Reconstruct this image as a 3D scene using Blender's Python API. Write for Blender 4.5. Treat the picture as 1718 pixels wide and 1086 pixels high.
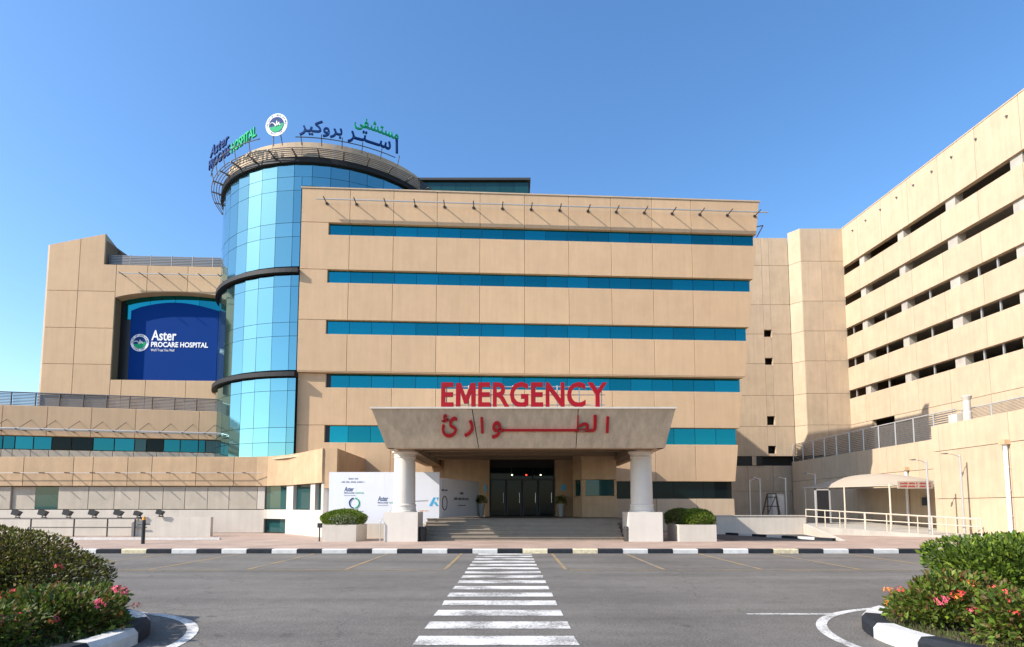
import bpy, math, random
from mathutils import Vector
R = math.radians
random.seed(7)
for o in list(bpy.data.objects):
    bpy.data.objects.remove(o)
sc = bpy.context.scene
col = sc.collection

# ------------------------------------------------------------------ camera
cd = bpy.data.cameras.new('camera')
cam = bpy.data.objects.new('camera', cd)
col.objects.link(cam)
cam.location = (0, 0, 1.65)
cam.rotation_euler = (R(90) + math.atan(960 / 12000), 0, 0)
cd.sensor_width = 36
cd.lens = 960 * 36 / 1718
cd.shift_y = (774.2 - 543) / 1718
cd.clip_end = 5000
sc.camera = cam
# ------------------------------------------------------------------ sky, sun, exposure
SUN_EL, SUN_AZ = 37.0, 247.0          # azimuth clockwise from +Y
w = bpy.data.worlds.new('World')
sc.world = w
w.use_nodes = True
wn, wl = w.node_tree.nodes, w.node_tree.links
bg = wn['Background']
sky = wn.new('ShaderNodeTexSky')
sky.sky_type = 'NISHITA'
sky.sun_disc = False
sky.sun_elevation = R(SUN_EL)
sky.sun_rotation = R(SUN_AZ)
sky.air_density = 1.0
sky.dust_density = 0.8
sky.ozone_density = 2.5
hs = wn.new('ShaderNodeHueSaturation')
hs.inputs['Saturation'].default_value = 1.2
wl.new(sky.outputs[0], hs.inputs['Color'])
wl.new(hs.outputs[0], bg.inputs[0])
bg.inputs[1].default_value = 0.15
sd = bpy.data.lights.new('sun', 'SUN')
sd.energy = 4.0
sd.angle = R(0.5)
sd.color = (1.0, 0.94, 0.86)
sun = bpy.data.objects.new('sun', sd)
col.objects.link(sun)
sv = Vector((math.sin(R(SUN_AZ)) * math.cos(R(SUN_EL)), math.cos(R(SUN_AZ)) * math.cos(R(SUN_EL)), math.sin(R(SUN_EL))))
sun.rotation_euler = sv.to_track_quat('Z', 'Y').to_euler()
sun.location = (-30, -30, 40)
vs = sc.view_settings
vs.view_transform = 'Standard'
vs.look = 'None'
vs.gamma = 1
vs.use_curve_mapping = False
vs.exposure = 0.88

# ------------------------------------------------------------------ materials
MATS = {}
def srgb(r, g, b):
    f = lambda c: (c / 255 / 12.92) if c <= 10 else ((c / 255 + .055) / 1.055) ** 2.4
    return (f(r), f(g), f(b))
def mat(name, c, rough=.7, metal=0, noise=0, nscale=3, streak=0, rnd=0, bump=0, bscale=60, spec=.5, emit=0, trans=0, attr=None, coat=0):
    m = bpy.data.materials.new(name); m.use_nodes = True
    n, l = m.node_tree.nodes, m.node_tree.links
    b = n['Principled BSDF']
    b.inputs['Roughness'].default_value = rough
    b.inputs['Metallic'].default_value = metal
    b.inputs['Specular IOR Level'].default_value = spec
    b.inputs['Coat Weight'].default_value = coat
    cur = n.new('ShaderNodeRGB'); cur.outputs[0].default_value = (*c, 1); cur = cur.outputs[0]
    if attr:
        a = n.new('ShaderNodeAttribute'); a.attribute_name = attr; cur = a.outputs['Color']
    tc = n.new('ShaderNodeTexCoord'); oi = n.new('ShaderNodeObjectInfo')
    sh = n.new('ShaderNodeVectorMath'); sh.operation = 'MULTIPLY_ADD'
    sh.inputs[1].default_value = (1, 1, 1)
    cb = n.new('ShaderNodeCombineXYZ'); mu = n.new('ShaderNodeMath'); mu.operation = 'MULTIPLY'; mu.inputs[1].default_value = 37
    l.new(oi.outputs['Random'], mu.inputs[0])
    for i in range(3): l.new(mu.outputs[0], cb.inputs[i])
    l.new(tc.outputs['Object'], sh.inputs[0]); l.new(cb.outputs[0], sh.inputs[2])
    def mulv(cur, fac, lo, hi, a=.3, bb=.7):
        mr = n.new('ShaderNodeMapRange'); mr.inputs[1].default_value = a; mr.inputs[2].default_value = bb
        mr.inputs[3].default_value = lo; mr.inputs[4].default_value = hi
        l.new(fac, mr.inputs[0])
        v = n.new('ShaderNodeVectorMath'); v.operation = 'SCALE'
        l.new(cur, v.inputs[0]); l.new(mr.outputs[0], v.inputs['Scale'])
        return v.outputs[0]
    if noise:
        t = n.new('ShaderNodeTexNoise'); t.inputs['Scale'].default_value = nscale; t.inputs['Detail'].default_value = 6; t.inputs['Roughness'].default_value = .65
        l.new(sh.outputs[0], t.inputs['Vector']); cur = mulv(cur, t.outputs['Fac'], 1 - noise, 1 + noise * .6)
    if streak:
        mp = n.new('ShaderNodeMapping'); mp.inputs['Scale'].default_value = (2.2, 2.2, .16)
        l.new(sh.outputs[0], mp.inputs['Vector'])
        t = n.new('ShaderNodeTexNoise'); t.inputs['Scale'].default_value = 1.6; t.inputs['Detail'].default_value = 5; t.inputs['Roughness'].default_value = .7
        l.new(mp.outputs[0], t.inputs['Vector']); cur = mulv(cur, t.outputs['Fac'], 1 - streak, 1 + streak * .35)
    if rnd:
        cur = mulv(cur, oi.outputs['Random'], 1 - rnd, 1 + rnd, 0, 1)
    l.new(cur, b.inputs['Base Color'])
    if bump:
        t = n.new('ShaderNodeTexNoise'); t.inputs['Scale'].default_value = bscale; t.inputs['Detail'].default_value = 4
        l.new(tc.outputs['Object'], t.inputs['Vector'])
        bp = n.new('ShaderNodeBump'); bp.inputs['Strength'].default_value = bump; bp.inputs['Distance'].default_value = .02
        l.new(t.outputs['Fac'], bp.inputs['Height']); l.new(bp.outputs[0], b.inputs['Normal'])
    if emit:
        b.inputs['Emission Color'].default_value = (*c, 1); b.inputs['Emission Strength'].default_value = emit
    if trans:
        b.inputs['Transmission Weight'].default_value = trans
    MATS[name] = m
    return m
mat('beige', (.55, .37, .215), .85, noise=.06, nscale=.9, streak=.08, rnd=.035, bump=.25, bscale=25)
mat('beige_light', (.515, .39, .26), .85, noise=.10, nscale=.8, streak=.12, rnd=.03, bump=.25, bscale=25)
mat('beige_warm', (.47, .315, .18), .85, noise=.14, nscale=1.2, streak=.12, rnd=.05, bump=.25, bscale=25)
mat('stone_grey', (.42, .36, .28), .8, noise=.12, nscale=1.2, streak=.12, rnd=.05, bump=.2, bscale=25)
mat('travertine', (.56, .42, .28), .75, noise=.10, nscale=1.5, streak=.26, rnd=.02, bump=.2, bscale=25)
mat('joint', (.22, .15, .095), .9)
mat('white_wall', (.55, .49, .41), .8, noise=.08, nscale=1, streak=.10, rnd=.02, bump=.15, bscale=20)
mat('column_white', (.64, .58, .50), .6, noise=.05, nscale=2, streak=.05)
mat('soffit', (.22, .155, .095), .8, noise=.05)  # brown darkened so the colour carries part of the canopy shade
mat('glass_blue', (.010, .195, .225), .04, metal=.92, rnd=.2)
mat('glass_mid', (.012, .12, .15), .04, metal=.9, rnd=.25)
mat('glass_tower', (.17, .37, .395), .07, metal=.95, rnd=.05)
mat('glass_dark', (.004, .012, .014), .03, metal=0, spec=.14, rnd=.15)
mat('glass_green', (.012, .06, .06), .03, metal=.12, spec=.5, rnd=.2)
mat('frame_dark', (.02, .022, .025), .4, metal=.3)
mat('metal_grey', (.17, .17, .17), .45, metal=.6, rnd=.05)
mat('metal_dark', (.06, .055, .05), .5, metal=.3)
mat('metal_light', (.55, .54, .52), .4, metal=.5)
mat('galvanised', (.52, .50, .47), .45, metal=.6)
mat('cream_rail', (.62, .54, .42), .5, metal=.2)
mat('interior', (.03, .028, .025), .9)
mat('landing_stone_shaded', (.17, .14, .11), .7, noise=.15, nscale=2)  # darker copy of the step stone, canopy shade put into the colour
mat('step_stone_shaded', (.27, .22, .165), .8, noise=.15, nscale=2, streak=.1, rnd=.06, bump=.2, bscale=30)  # darker than the sunlit stone, some canopy shade is in the colour
mat('louvre', (.15, .135, .12), .5, metal=.2)
mat('ring_dark', (.018, .018, .02), .6, spec=.25)
mat('concrete', (.42, .38, .32), .85, noise=.15, nscale=1.5, streak=.1, rnd=.05, bump=.2, bscale=30)
mat('asphalt_dark', (.06, .058, .055), .9, noise=.15, nscale=2, bump=.4, bscale=90)
mat('kerb_white', (.58, .56, .52), .7, noise=.18, nscale=6, rnd=.07, bump=.2)
mat('kerb_black', (.022, .025, .03), .8, spec=.2, noise=.35, nscale=6, rnd=.15, bump=.2)
mat('kerb_yellow', (.66, .56, .36), .7, noise=.35, nscale=9, rnd=.1, bump=.2)
mat('red_sign', (.30, .004, .012), .5, spec=.2)
mat('red_flat', (.36, .012, .016), .6, spec=.2)
mat('navy', (.004, .035, .15), .6, spec=.15)
mat('green_sign', (.01, .36, .15), .6, spec=.15)
mat('white_sign', (.82, .82, .82), .5)
mat('banner_blue', (.001, .035, .19), .8, spec=.1, noise=.03, nscale=.5)
mat('banner_white', (.68, .69, .73), .5, noise=.03, nscale=1, streak=.03)
mat('text_grey', (.25, .27, .32), .6)
mat('text_dark', (.05, .05, .06), .6)
mat('cyan', (.05, .35, .60), .5)
mat('orange_paint', (.75, .32, .04), .5)
mat('soil', (.10, .07, .045), .95, noise=.3, nscale=8, bump=.5, bscale=40)
mat('leaf', (.06, .12, .02), .55, attr='Col', spec=.35)
def leafy():
    m = MATS['leaf']; n, l = m.node_tree.nodes, m.node_tree.links
    b = n['Principled BSDF']; o = n['Material Output']; t = n.new('ShaderNodeBsdfTranslucent'); x = n.new('ShaderNodeMixShader'); x.inputs[0].default_value = .3
    l.new(b.inputs['Base Color'].links[0].from_socket, t.inputs['Color']); l.new(b.outputs[0], x.inputs[1]); l.new(t.outputs[0], x.inputs[2]); l.new(x.outputs[0], o.inputs['Surface'])
leafy()
mat('bark', (.10, .07, .045), .9, noise=.2, nscale=8)
mat('flower_red', (.75, .07, .06), .6, rnd=.2)
mat('flower_orange', (.80, .22, .03), .6, rnd=.2)
mat('flower_pink', (.75, .10, .16), .6, rnd=.2)
mat('fabric', (.38, .315, .24), .85, noise=.05, nscale=1)
mat('plastic_black', (.015, .015, .017), .45)
mat('steel', (.6, .6, .6), .3, metal=.9)
mat('pot', (.35, .33, .30), .6)
mat('lamp_red', (1, .05, .03), .5, emit=3)
mat('lamp_warm', (1, .8, .5), .5, emit=3)
mat('ground_sand', (.34, .27, .19), .95, noise=.2, nscale=.2)

def asphalt():
    m = mat('asphalt', (.125, .117, .107), .88)
    n, l = m.node_tree.nodes, m.node_tree.links
    b = n['Principled BSDF']; tc = n.new('ShaderNodeTexCoord')
    def noise(scale, detail, vec=None):
        t = n.new('ShaderNodeTexNoise'); t.inputs['Scale'].default_value = scale; t.inputs['Detail'].default_value = detail
        l.new(vec or tc.outputs['Object'], t.inputs['Vector']); return t.outputs['Fac']
    def rng(f, a, c, lo, hi):
        r = n.new('ShaderNodeMapRange')
        for i, v in enumerate((a, c, lo, hi)): r.inputs[i + 1].default_value = v
        l.new(f, r.inputs[0]); return r.outputs[0]
    def mul(a, c):
        v = n.new('ShaderNodeMath'); v.operation = 'MULTIPLY'; l.new(a, v.inputs[0]); l.new(c, v.inputs[1]); return v.outputs[0]
    mp = n.new('ShaderNodeMapping'); mp.inputs['Scale'].default_value = (.12, .9, 1); l.new(tc.outputs['Object'], mp.inputs['Vector'])
    f = mul(rng(noise(70, 2), .3, .7, .55, 1.5), rng(noise(.35, 4), .3, .7, .82, 1.14))
    f = mul(f, rng(noise(1.0, 5, mp.outputs[0]), .35, .7, 1.08, .72))
    f = mul(f, rng(noise(4, 4), .3, .7, .9, 1.1))
    f = mul(f, rng(noise(160, 1), .62, .72, 1, 1.7)); f = mul(f, rng(noise(28, 2), .35, .65, .78, 1.25))
    f = mul(f, rng(noise(2.3, 2), .66, .74, 1, .62))
    # fine cracks, thin dark lines that wander over the whole lot
    dn = n.new('ShaderNodeTexNoise'); dn.inputs['Scale'].default_value = .6; dn.inputs['Detail'].default_value = 6
    l.new(tc.outputs['Object'], dn.inputs['Vector'])
    ad = n.new('ShaderNodeVectorMath'); ad.operation = 'MULTIPLY_ADD'; ad.inputs[1].default_value = (2.2, 2.2, 2.2)
    l.new(dn.outputs['Color'], ad.inputs[0]); l.new(tc.outputs['Object'], ad.inputs[2])
    vo = n.new('ShaderNodeTexVoronoi'); vo.feature = 'DISTANCE_TO_EDGE'; vo.inputs['Scale'].default_value = .16
    l.new(ad.outputs[0], vo.inputs['Vector'])
    f = mul(f, rng(vo.outputs['Distance'], 0, .005, .72, 1))
    s = n.new('ShaderNodeVectorMath'); s.operation = 'SCALE'; s.inputs[0].default_value = (.128, .115, .099); l.new(f, s.inputs['Scale'])
    l.new(s.outputs[0], b.inputs['Base Color'])
    bp = n.new('ShaderNodeBump'); bp.inputs['Strength'].default_value = .5; bp.inputs['Distance'].default_value = .01
    l.new(noise(90, 2), bp.inputs['Height']); l.new(bp.outputs[0], b.inputs['Normal'])
asphalt()
def pavers():
    m = mat('pavers', (.4, .3, .25), .85)
    n, l = m.node_tree.nodes, m.node_tree.links
    b = n['Principled BSDF']; tc = n.new('ShaderNodeTexCoord')
    br = n.new('ShaderNodeTexBrick'); br.inputs['Scale'].default_value = 1
    br.inputs['Brick Width'].default_value = .22; br.inputs['Row Height'].default_value = .11; br.inputs['Mortar Size'].default_value = .006
    br.inputs['Color1'].default_value = (.42, .29, .22, 1); br.inputs['Color2'].default_value = (.34, .25, .20, 1); br.inputs['Mortar'].default_value = (.22, .18, .14, 1)
    l.new(tc.outputs['Object'], br.inputs['Vector'])
    t = n.new('ShaderNodeTexNoise'); t.inputs['Scale'].default_value = .8; t.inputs['Detail'].default_value = 5; l.new(tc.outputs['Object'], t.inputs['Vector'])
    mr = n.new('ShaderNodeMapRange'); mr.inputs[1].default_value = .3; mr.inputs[2].default_value = .7; mr.inputs[3].default_value = .82; mr.inputs[4].default_value = 1.12
    l.new(t.outputs['Fac'], mr.inputs[0])
    s = n.new('ShaderNodeVectorMath'); s.operation = 'SCALE'; l.new(br.outputs['Color'], s.inputs[0]); l.new(mr.outputs[0], s.inputs['Scale'])
    l.new(s.outputs[0], b.inputs['Base Color'])
pavers()
def paint(name, c):
    """road paint worn through to the asphalt in small specks"""
    m = mat(name, c, .7)
    n, l = m.node_tree.nodes, m.node_tree.links
    b = n['Principled BSDF']; tc = n.new('ShaderNodeTexCoord')
    t = n.new('ShaderNodeTexNoise'); t.inputs['Scale'].default_value = 22; t.inputs['Detail'].default_value = 6; t.inputs['Roughness'].default_value = .7
    l.new(tc.outputs['Object'], t.inputs['Vector'])
    t2 = n.new('ShaderNodeTexNoise'); t2.inputs['Scale'].default_value = 1.3; t2.inputs['Detail'].default_value = 3
    l.new(tc.outputs['Object'], t2.inputs['Vector'])
    a = n.new('ShaderNodeMath'); a.operation = 'ADD'; l.new(t.outputs['Fac'], a.inputs[0]); l.new(t2.outputs['Fac'], a.inputs[1])
    mr = n.new('ShaderNodeMapRange'); mr.inputs[1].default_value = .82; mr.inputs[2].default_value = 1.08; l.new(a.outputs[0], mr.inputs[0])
    mx = n.new('ShaderNodeMix'); mx.data_type = 'RGBA'
    mx.inputs['A'].default_value = (.16, .15, .135, 1); mx.inputs['B'].default_value = (*c, 1)
    l.new(mr.outputs[0], mx.inputs['Factor']); l.new(mx.outputs['Result'], b.inputs['Base Color'])
paint('line_white', (.62, .60, .56))
paint('line_yellow', (.32, .215, .085))

# ------------------------------------------------------------------ mesh helpers
def base_loc(p):
    v = Vector((0, 0, 0))
    while p is not None:
        v += p.location; p = p.parent
    return v
def mesh(name, verts, faces, m, parent=None, smooth=False, loc=None, cols=None):
    off = base_loc(parent) + (Vector(loc) if loc else Vector((0, 0, 0)))
    me = bpy.data.meshes.new(name)
    me.from_pydata([tuple(Vector(v) - off) for v in verts], [], faces)
    me.materials.append(MATS[m])
    if smooth:
        me.polygons.foreach_set('use_smooth', [True] * len(me.polygons))
    if cols:
        a = me.color_attributes.new('Col', 'FLOAT_COLOR', 'POINT')
        a.data.foreach_set('color', [x for c in cols for x in (*c, 1)])
    me.update()
    o = bpy.data.objects.new(name, me); col.objects.link(o)
    if loc: o.location = loc
    if parent is not None: o.parent = parent
    return o
def thing(name, label, cat, loc=(0, 0, 0), group=None):
    o = bpy.data.objects.new(name, None); col.objects.link(o); o.location = loc
    o.empty_display_size = .3
    o['label'] = label; o['category'] = cat
    if group: o['group'] = group
    return o
def tag(o, label, cat, group=None):
    o['label'] = label; o['category'] = cat
    if group: o['group'] = group
    return o
def struct(o):
    o['kind'] = 'structure'; return o
class MB:
    def __init__(s): s.v = []; s.f = []
    def add(s, v, f):
        k = len(s.v); s.v += [tuple(p) for p in v]; s.f += [tuple(i + k for i in q) for q in f]; return s
    def box(s, x0, x1, y0, y1, z0, z1):
        return s.add([(x, y, z) for z in (z0, z1) for x, y in ((x0, y0), (x1, y0), (x1, y1), (x0, y1))],
                     [(3, 2, 1, 0), (4, 5, 6, 7), (0, 1, 5, 4), (1, 2, 6, 5), (2, 3, 7, 6), (3, 0, 4, 7)])
    def prism(s, lo, hi):
        n = len(lo)
        return s.add(list(lo) + list(hi), [tuple(range(n))[::-1], tuple(range(n, 2 * n))] + [(i, (i + 1) % n, n + (i + 1) % n, n + i) for i in range(n)])
    def tube(s, p, q, r, n=8, r2=None):
        p, q = Vector(p), Vector(q); d = (q - p).normalized()
        a = d.orthogonal().normalized(); b = d.cross(a); r2 = r if r2 is None else r2
        V = [p + (a * math.cos(t) + b * math.sin(t)) * r for t in [2 * math.pi * i / n for i in range(n)]]
        V += [q + (a * math.cos(t) + b * math.sin(t)) * r2 for t in [2 * math.pi * i / n for i in range(n)]]
        return s.add(V, [tuple(range(n))[::-1], tuple(range(n, 2 * n))] + [(i, (i + 1) % n, n + (i + 1) % n, n + i) for i in range(n)])
    def path(s, pts, r, n=6):
        for a, b in zip(pts, pts[1:]): s.tube(a, b, r, n)
        return s
    def lathe(s, c, prof, n=32):
        V = []; F = []
        for r, z in prof:
            V += [(c[0] + r * math.cos(2 * math.pi * i / n), c[1] + r * math.sin(2 * math.pi * i / n), z) for i in range(n)]
        for k in range(len(prof) - 1):
            F += [(k * n + i, k * n + (i + 1) % n, (k + 1) * n + (i + 1) % n, (k + 1) * n + i) for i in range(n)]
        F += [tuple(range(n))[::-1], tuple(range((len(prof) - 1) * n, len(prof) * n))]
        return s.add(V, F)
    def obj(s, name, m, parent=None, smooth=False, loc=None):
        return mesh(name, s.v, s.f, m, parent, smooth, loc)
class Frame:
    """a wall plane: u runs along (ux,uy) per unit, n is the outward normal"""
    def __init__(s, o, u):
        s.o = Vector((*o, 0)); s.u = Vector((*u, 0)); k = s.u.length
        s.n = Vector((u[1], -u[0], 0)) / k
    def p(s, u, z, w=0): return s.o + s.u * u + s.n * w + Vector((0, 0, z))
def inset(pts, d):
    n = len(pts); out = []
    for i in range(n):
        a, b, c = Vector(pts[i - 1]), Vector(pts[i]), Vector(pts[(i + 1) % n])
        e1 = (b - a).normalized(); e2 = (c - b).normalized()
        n1 = Vector((-e1.y, e1.x)); n2 = Vector((-e2.y, e2.x))
        k = 1 + n1.dot(n2)
        out.append(b + (n1 + n2) * (d / max(k, .3)))
    return out
def panel(fr, pts, w0, w1, m, parent, name='panel', gap=.012, ch=.012):
    """one wall panel: counter-clockwise (u,z) outline, from depth w0 to w1, edges chamfered, gap left all round"""
    q = inset(pts, gap); r = inset(pts, gap + ch); n = len(q)
    V = [fr.p(a, b, w0) for a, b in q] + [fr.p(a, b, w1 - ch) for a, b in q] + [fr.p(a, b, w1) for a, b in r]
    F = [tuple(range(n))[::-1], tuple(range(2 * n, 3 * n))]
    for k in (0, n):
        F += [(k + i, k + (i + 1) % n, k + n + (i + 1) % n, k + n + i) for i in range(n)]
    return mesh(name, V, F, m, parent)
def rect(u0, u1, z0, z1): return [(u0, z0), (u1, z0), (u1, z1), (u0, z1)]
def fslab(fr, pts, w0, w1, m, parent, name):
    b = MB(); b.prism([fr.p(a, z, w0) for a, z in pts], [fr.p(a, z, w1) for a, z in pts]); return b.obj(name, m, parent)
def pane(fr, u0, u1, z0, z1, w, m, parent, name='window_pane', g=.012, tilt=.004, u0t=None, u1t=None):
    """a glass pane 2 cm thick, set very slightly out of true like real glazing"""
    t = [random.uniform(-tilt, tilt) for _ in range(3)]; t.append(t[0] + t[2] - t[1])
    c = [(u0 + g, z0 + g), (u1 - g, z0 + g), ((u1t or u1) - g, z1 - g), ((u0t or u0) + g, z1 - g)]
    b = MB(); b.prism([fr.p(a, z, w - .02) for a, z in c], [fr.p(a, z, w + k) for (a, z), k in zip(c, t)])
    return b.obj(name, m, parent)
def offset_poly(poly, d):
    out = []; n = len(poly)
    for i, p in enumerate(poly):
        p = Vector(p); ns = []
        for a, b in ((i - 1, i), (i, i + 1)):
            if 0 <= a and b < n:
                e = (Vector(poly[b]) - Vector(poly[a])).normalized(); ns.append(Vector((e.y, -e.x)))
        m = sum(ns, Vector((0, 0))); m = m / len(ns); m = m / max(m.length_squared, .4)
        out.append(p + m * d)
    return out
def strip(poly, d0, d1, z0, z1, m, parent, name, smooth=False):
    """wall that follows a plan polyline (outside to its right), solid between offsets d0 (inner) and d1 (outer)"""
    a = offset_poly(poly, d0); b = offset_poly(poly, d1); n = len(a); V = []; F = []
    for p, q in zip(a, b): V += [(p.x, p.y, z0), (q.x, q.y, z0), (q.x, q.y, z1), (p.x, p.y, z1)]
    for i in range(n - 1):
        k = 4 * i
        F += [(k + j, k + 4 + j, k + 4 + (j + 1) % 4, k + (j + 1) % 4) for j in range(4)]
    F += [(0, 1, 2, 3), (4 * n - 1, 4 * n - 2, 4 * n - 3, 4 * n - 4)]
    return mesh(name, V, F, m, parent, smooth)
_tc = {}
def glyphs(s, size=1, ext=.03, off=0, shear=0):
    """verts, faces and x-range of a text; x right, y up, z towards the reader"""
    k = (s, size, ext, off, shear)
    if k not in _tc:
        c = bpy.data.curves.new('t', 'FONT'); c.body = s; c.size = size; c.extrude = ext; c.offset = off; c.shear = shear; c.resolution_u = 3
        o = bpy.data.objects.new('t', c); col.objects.link(o)
        me = bpy.data.meshes.new_from_object(o.evaluated_get(bpy.context.evaluated_depsgraph_get()))
        V = [tuple(v.co) for v in me.vertices]; F = [tuple(p.vertices) for p in me.polygons]
        bpy.data.objects.remove(o); bpy.data.curves.remove(c); bpy.data.meshes.remove(me)
        _tc[k] = (V, F, min(v[0] for v in V), max(v[0] for v in V))
    return _tc[k]
def bold_m(size, ext):
    h = .682 * size; w_ = .70 * size; t = .155 * size; d = .19 * size
    pts = [(0, 0), (t, 0), (t, h * .62), (w_ / 2 - t * .42, h * .12), (w_ / 2 + t * .42, h * .12), (w_ - t, h * .62), (w_ - t, 0), (w_, 0), (w_, h), (w_ - t * 1.15, h), (w_ / 2, h * .42), (t * 1.15, h), (0, h)]
    b = MB()
    idx = [(0, 1, 2, 11, 12), (2, 3, 10, 11), (3, 4, 10), (4, 5, 9, 10), (5, 6, 7, 8, 9)]
    n = len(pts); V = [(x, y, -ext) for x, y in pts] + [(x, y, ext) for x, y in pts]
    F = [tuple(n + k for k in f) for f in idx] + [f[::-1] for f in idx] + [(i, (i + 1) % n, n + (i + 1) % n, n + i) for i in range(n)]
    return V, F, 0, w_
def letters(s, place, size, m, parent, ext=.03, off=0, space=.1, shear=0, name='letter', fit=None):
    """one object per letter; place(x, y, z) -> world. fit = total width"""
    items = []; x = 0
    for ch in s:
        if ch == ' ': x += size * .3; continue
        V, F, a, b = bold_m(size, ext) if ch == 'M' else glyphs(ch, size, ext, off, shear)
        items.append((V, F, x - a)); x += b - a + size * space - (size * .07 if ch == 'R' and off > .02 else 0)
    k = fit / (x - size * space) if fit else 1
    for V, F, dx in items:
        mesh(name, [place((v[0] + dx) * k, v[1], v[2]) for v in V], F, m, parent)
    return x * k
def print_line(place, width, h, m, parent, name='print_line'):
    """a line of small print too small to read in the photograph: a row of short marks in word-like clumps"""
    b = MB(); x = 0; k = 0
    while x < width - h * .3:
        if k > random.randint(3, 7): x += h * .5; k = 0
        w_ = h * random.uniform(.25, .5); hh = h * random.uniform(.65, 1); y0 = 0
        q = [(x, y0), (x + w_, y0), (x + w_, y0 + hh), (x, y0 + hh)]
        b.prism([place(a, c, 0) for a, c in q], [place(a, c, .003) for a, c in q]); x += w_ + h * .18; k += 1
    o = b.obj(name, m, parent); o['kind'] = 'stuff'; return o
def word(s, place, size, m, parent, ext=.01, off=0, name='lettering', fit=None, shear=0):
    V, F, a, b = glyphs(s, size, ext, off, shear); k = fit / (b - a) if fit else 1
    return mesh(name, [place((v[0] - a) * k, v[1], v[2]) for v in V], F, m, parent)

# ================================================================== ground, road, pavement
b = MB(); b.box(-900, 900, -900, 900, -.4, -.03); struct(b.obj('ground', 'ground_sand'))
b = MB(); b.box(-90, 90, -60, 20.62, -.2, 0); road = struct(b.obj('road', 'asphalt'))
b = MB(); b.box(-90, 90, 20.84, 75, -.2, .15); struct(b.obj('pavement', 'pavers'))
kerb = bpy.data.objects.new('kerb', None); col.objects.link(kerb); struct(kerb)
KW = .896
for i in range(-21, 22):
    x0 = -.52 + i * KW                     # a joint stands at x = -0.52
    c = 'kerb_black' if i % 2 == 0 else 'kerb_white'
    if i in (1, 3, 11, -15): c = 'kerb_yellow'
    g = .006; z1 = .158 + random.uniform(-.004, .004); y0 = 20.62 + random.uniform(-.006, .006)
    x1 = x0 + KW - g; ch = .03
    lo = [(x0 + g, y0, -.1), (x0 + g, y0, z1 - ch), (x0 + g, y0 + ch, z1), (x0 + g, 20.86, z1), (x0 + g, 20.86, -.1)]
    q = MB(); q.prism([(x0 + g, *p[1:]) for p in lo][::-1], [(x1, *p[1:]) for p in lo][::-1]); q.obj('kerb_stone', c, kerb)
def flat(name, pts, z, m, parent):
    return mesh(name, [(x, y, z) for x, y in pts], [tuple(range(len(pts)))], m, parent)
# crosswalk: 15 bars, 1/(y-H) runs evenly in the photograph, so they are evenly spaced on the road
for i in range(15):
    k = (938 + 116.5 * i) * 1e-6 * 5.053; Yf = 957 * 1.65 * k
    k2 = (938 - 61 + 116.5 * i) * 1e-6 * 5.053; Yn = 957 * 1.65 * k2
    x0, x1 = -1.19, .80 - .009 * i
    if Yf > 20.55: Yf = 20.58
    e = lambda: random.uniform(-.012, .012)
    flat('crosswalk_stripe', [(x0 + e(), Yn), (x1 + e(), Yn), (x1 + e(), Yf), (x0 + e(), Yf)], .006, 'line_white', road)
for i, x in enumerate((-1.78, -4.4, -7.0, -9.6, -12.2, -14.8, 1.42, 4.02, 6.62, 9.22, 11.82, 14.42)):
    flat('parking_line', [(x - .05, 15.3), (x + .05, 15.3), (x + .05, 20.5), (x - .05, 20.5)], .005, 'line_yellow', road)
for x0, x1 in ((-19, -1.85), (1.5, 19)):
    flat('parking_line', [(x0, 15.12), (x1, 15.12), (x1, 15.22), (x0, 15.22)], .005, 'line_yellow', road)
flat('road_line', [(3.62, 8.95), (5.1, 8.95), (5.1, 9.06), (3.62, 9.06)], .005, 'line_white', road)

# ================================================================== main block
MF = Frame((-13.15, 34.475), (1, .057))
U = lambda X: X + 13.15
XR = lambda z: 16.18 - .111 * (21.53 - z)
WR = [(18.6, 19.38), (15.53, 16.36), (12.28, 13.16), (9.0, 9.88), (5.6, 6.65), (2.18, 3.25)]
JX = [-13.15, -10.16, -7.45, -4.73, -2.03, .8, 3.62, 6.36, 9.05, 11.63]
main = thing('hospital_block', 'long beige panelled hospital block with blue window bands behind the emergency canopy', 'building', (1, 38, .15))
def main_core():
    b = MB()
    z = [.1, 9.9, 9.9, 21.3]
    for z0, z1, w in ((.1, 9.95, -.75), (9.96, 21.2, -.45)):
        b.prism([MF.p(U(-13.1), z0, w), MF.p(U(XR(z0) - .12), z0, w), MF.p(U(XR(z0) - .12), z0, -8.8), MF.p(U(-13.1), z0, -8.8)],
                [MF.p(U(-13.1), z1, w), MF.p(U(XR(z1) - .12), z1, w), MF.p(U(XR(z1) - .12), z1, -8.8), MF.p(U(-13.1), z1, -8.8)])
    b.obj('wall', 'joint', main)
main_core()
def wall_row(zb, zt, w0, w1, zl=None, js=JX, x1=None):
    """panels between two window bands; the first one is L-shaped and runs up beside the band above"""
    for i, x in enumerate(js):
        last = i == len(js) - 1
        ub = (x1 or XR(zb)) if last else js[i + 1]; ut = (x1 or XR(zt)) if last else js[i + 1]
        if i == 0 and zl:
            pts = [(U(x), zb), (U(ub), zb), (U(ub), zt), (U(-11.45), zt), (U(-11.45), zl), (U(x), zl)]
        else:
            pts = [(U(x), zb), (U(ub), zb), (U(ut), zt), (U(x), zt)]
        panel(MF, pts, w0, w1, 'beige', main)
wall_row(19.38, 21.58, -.43, .12)
for k in range(5):
    zt = WR[k][0]; zb = WR[k + 1][1] if k < 5 else .15
    up = k < 3
    if k == 3: wall_row(6.65, 9.0, -.73, -.15, 9.88)
    elif k == 4: wall_row(3.25, 5.6, -.73, -.15, 6.65)
    else: wall_row(zb + (.06 if k == 2 else 0), zt, -.43, .12, WR[k][1])
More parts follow.
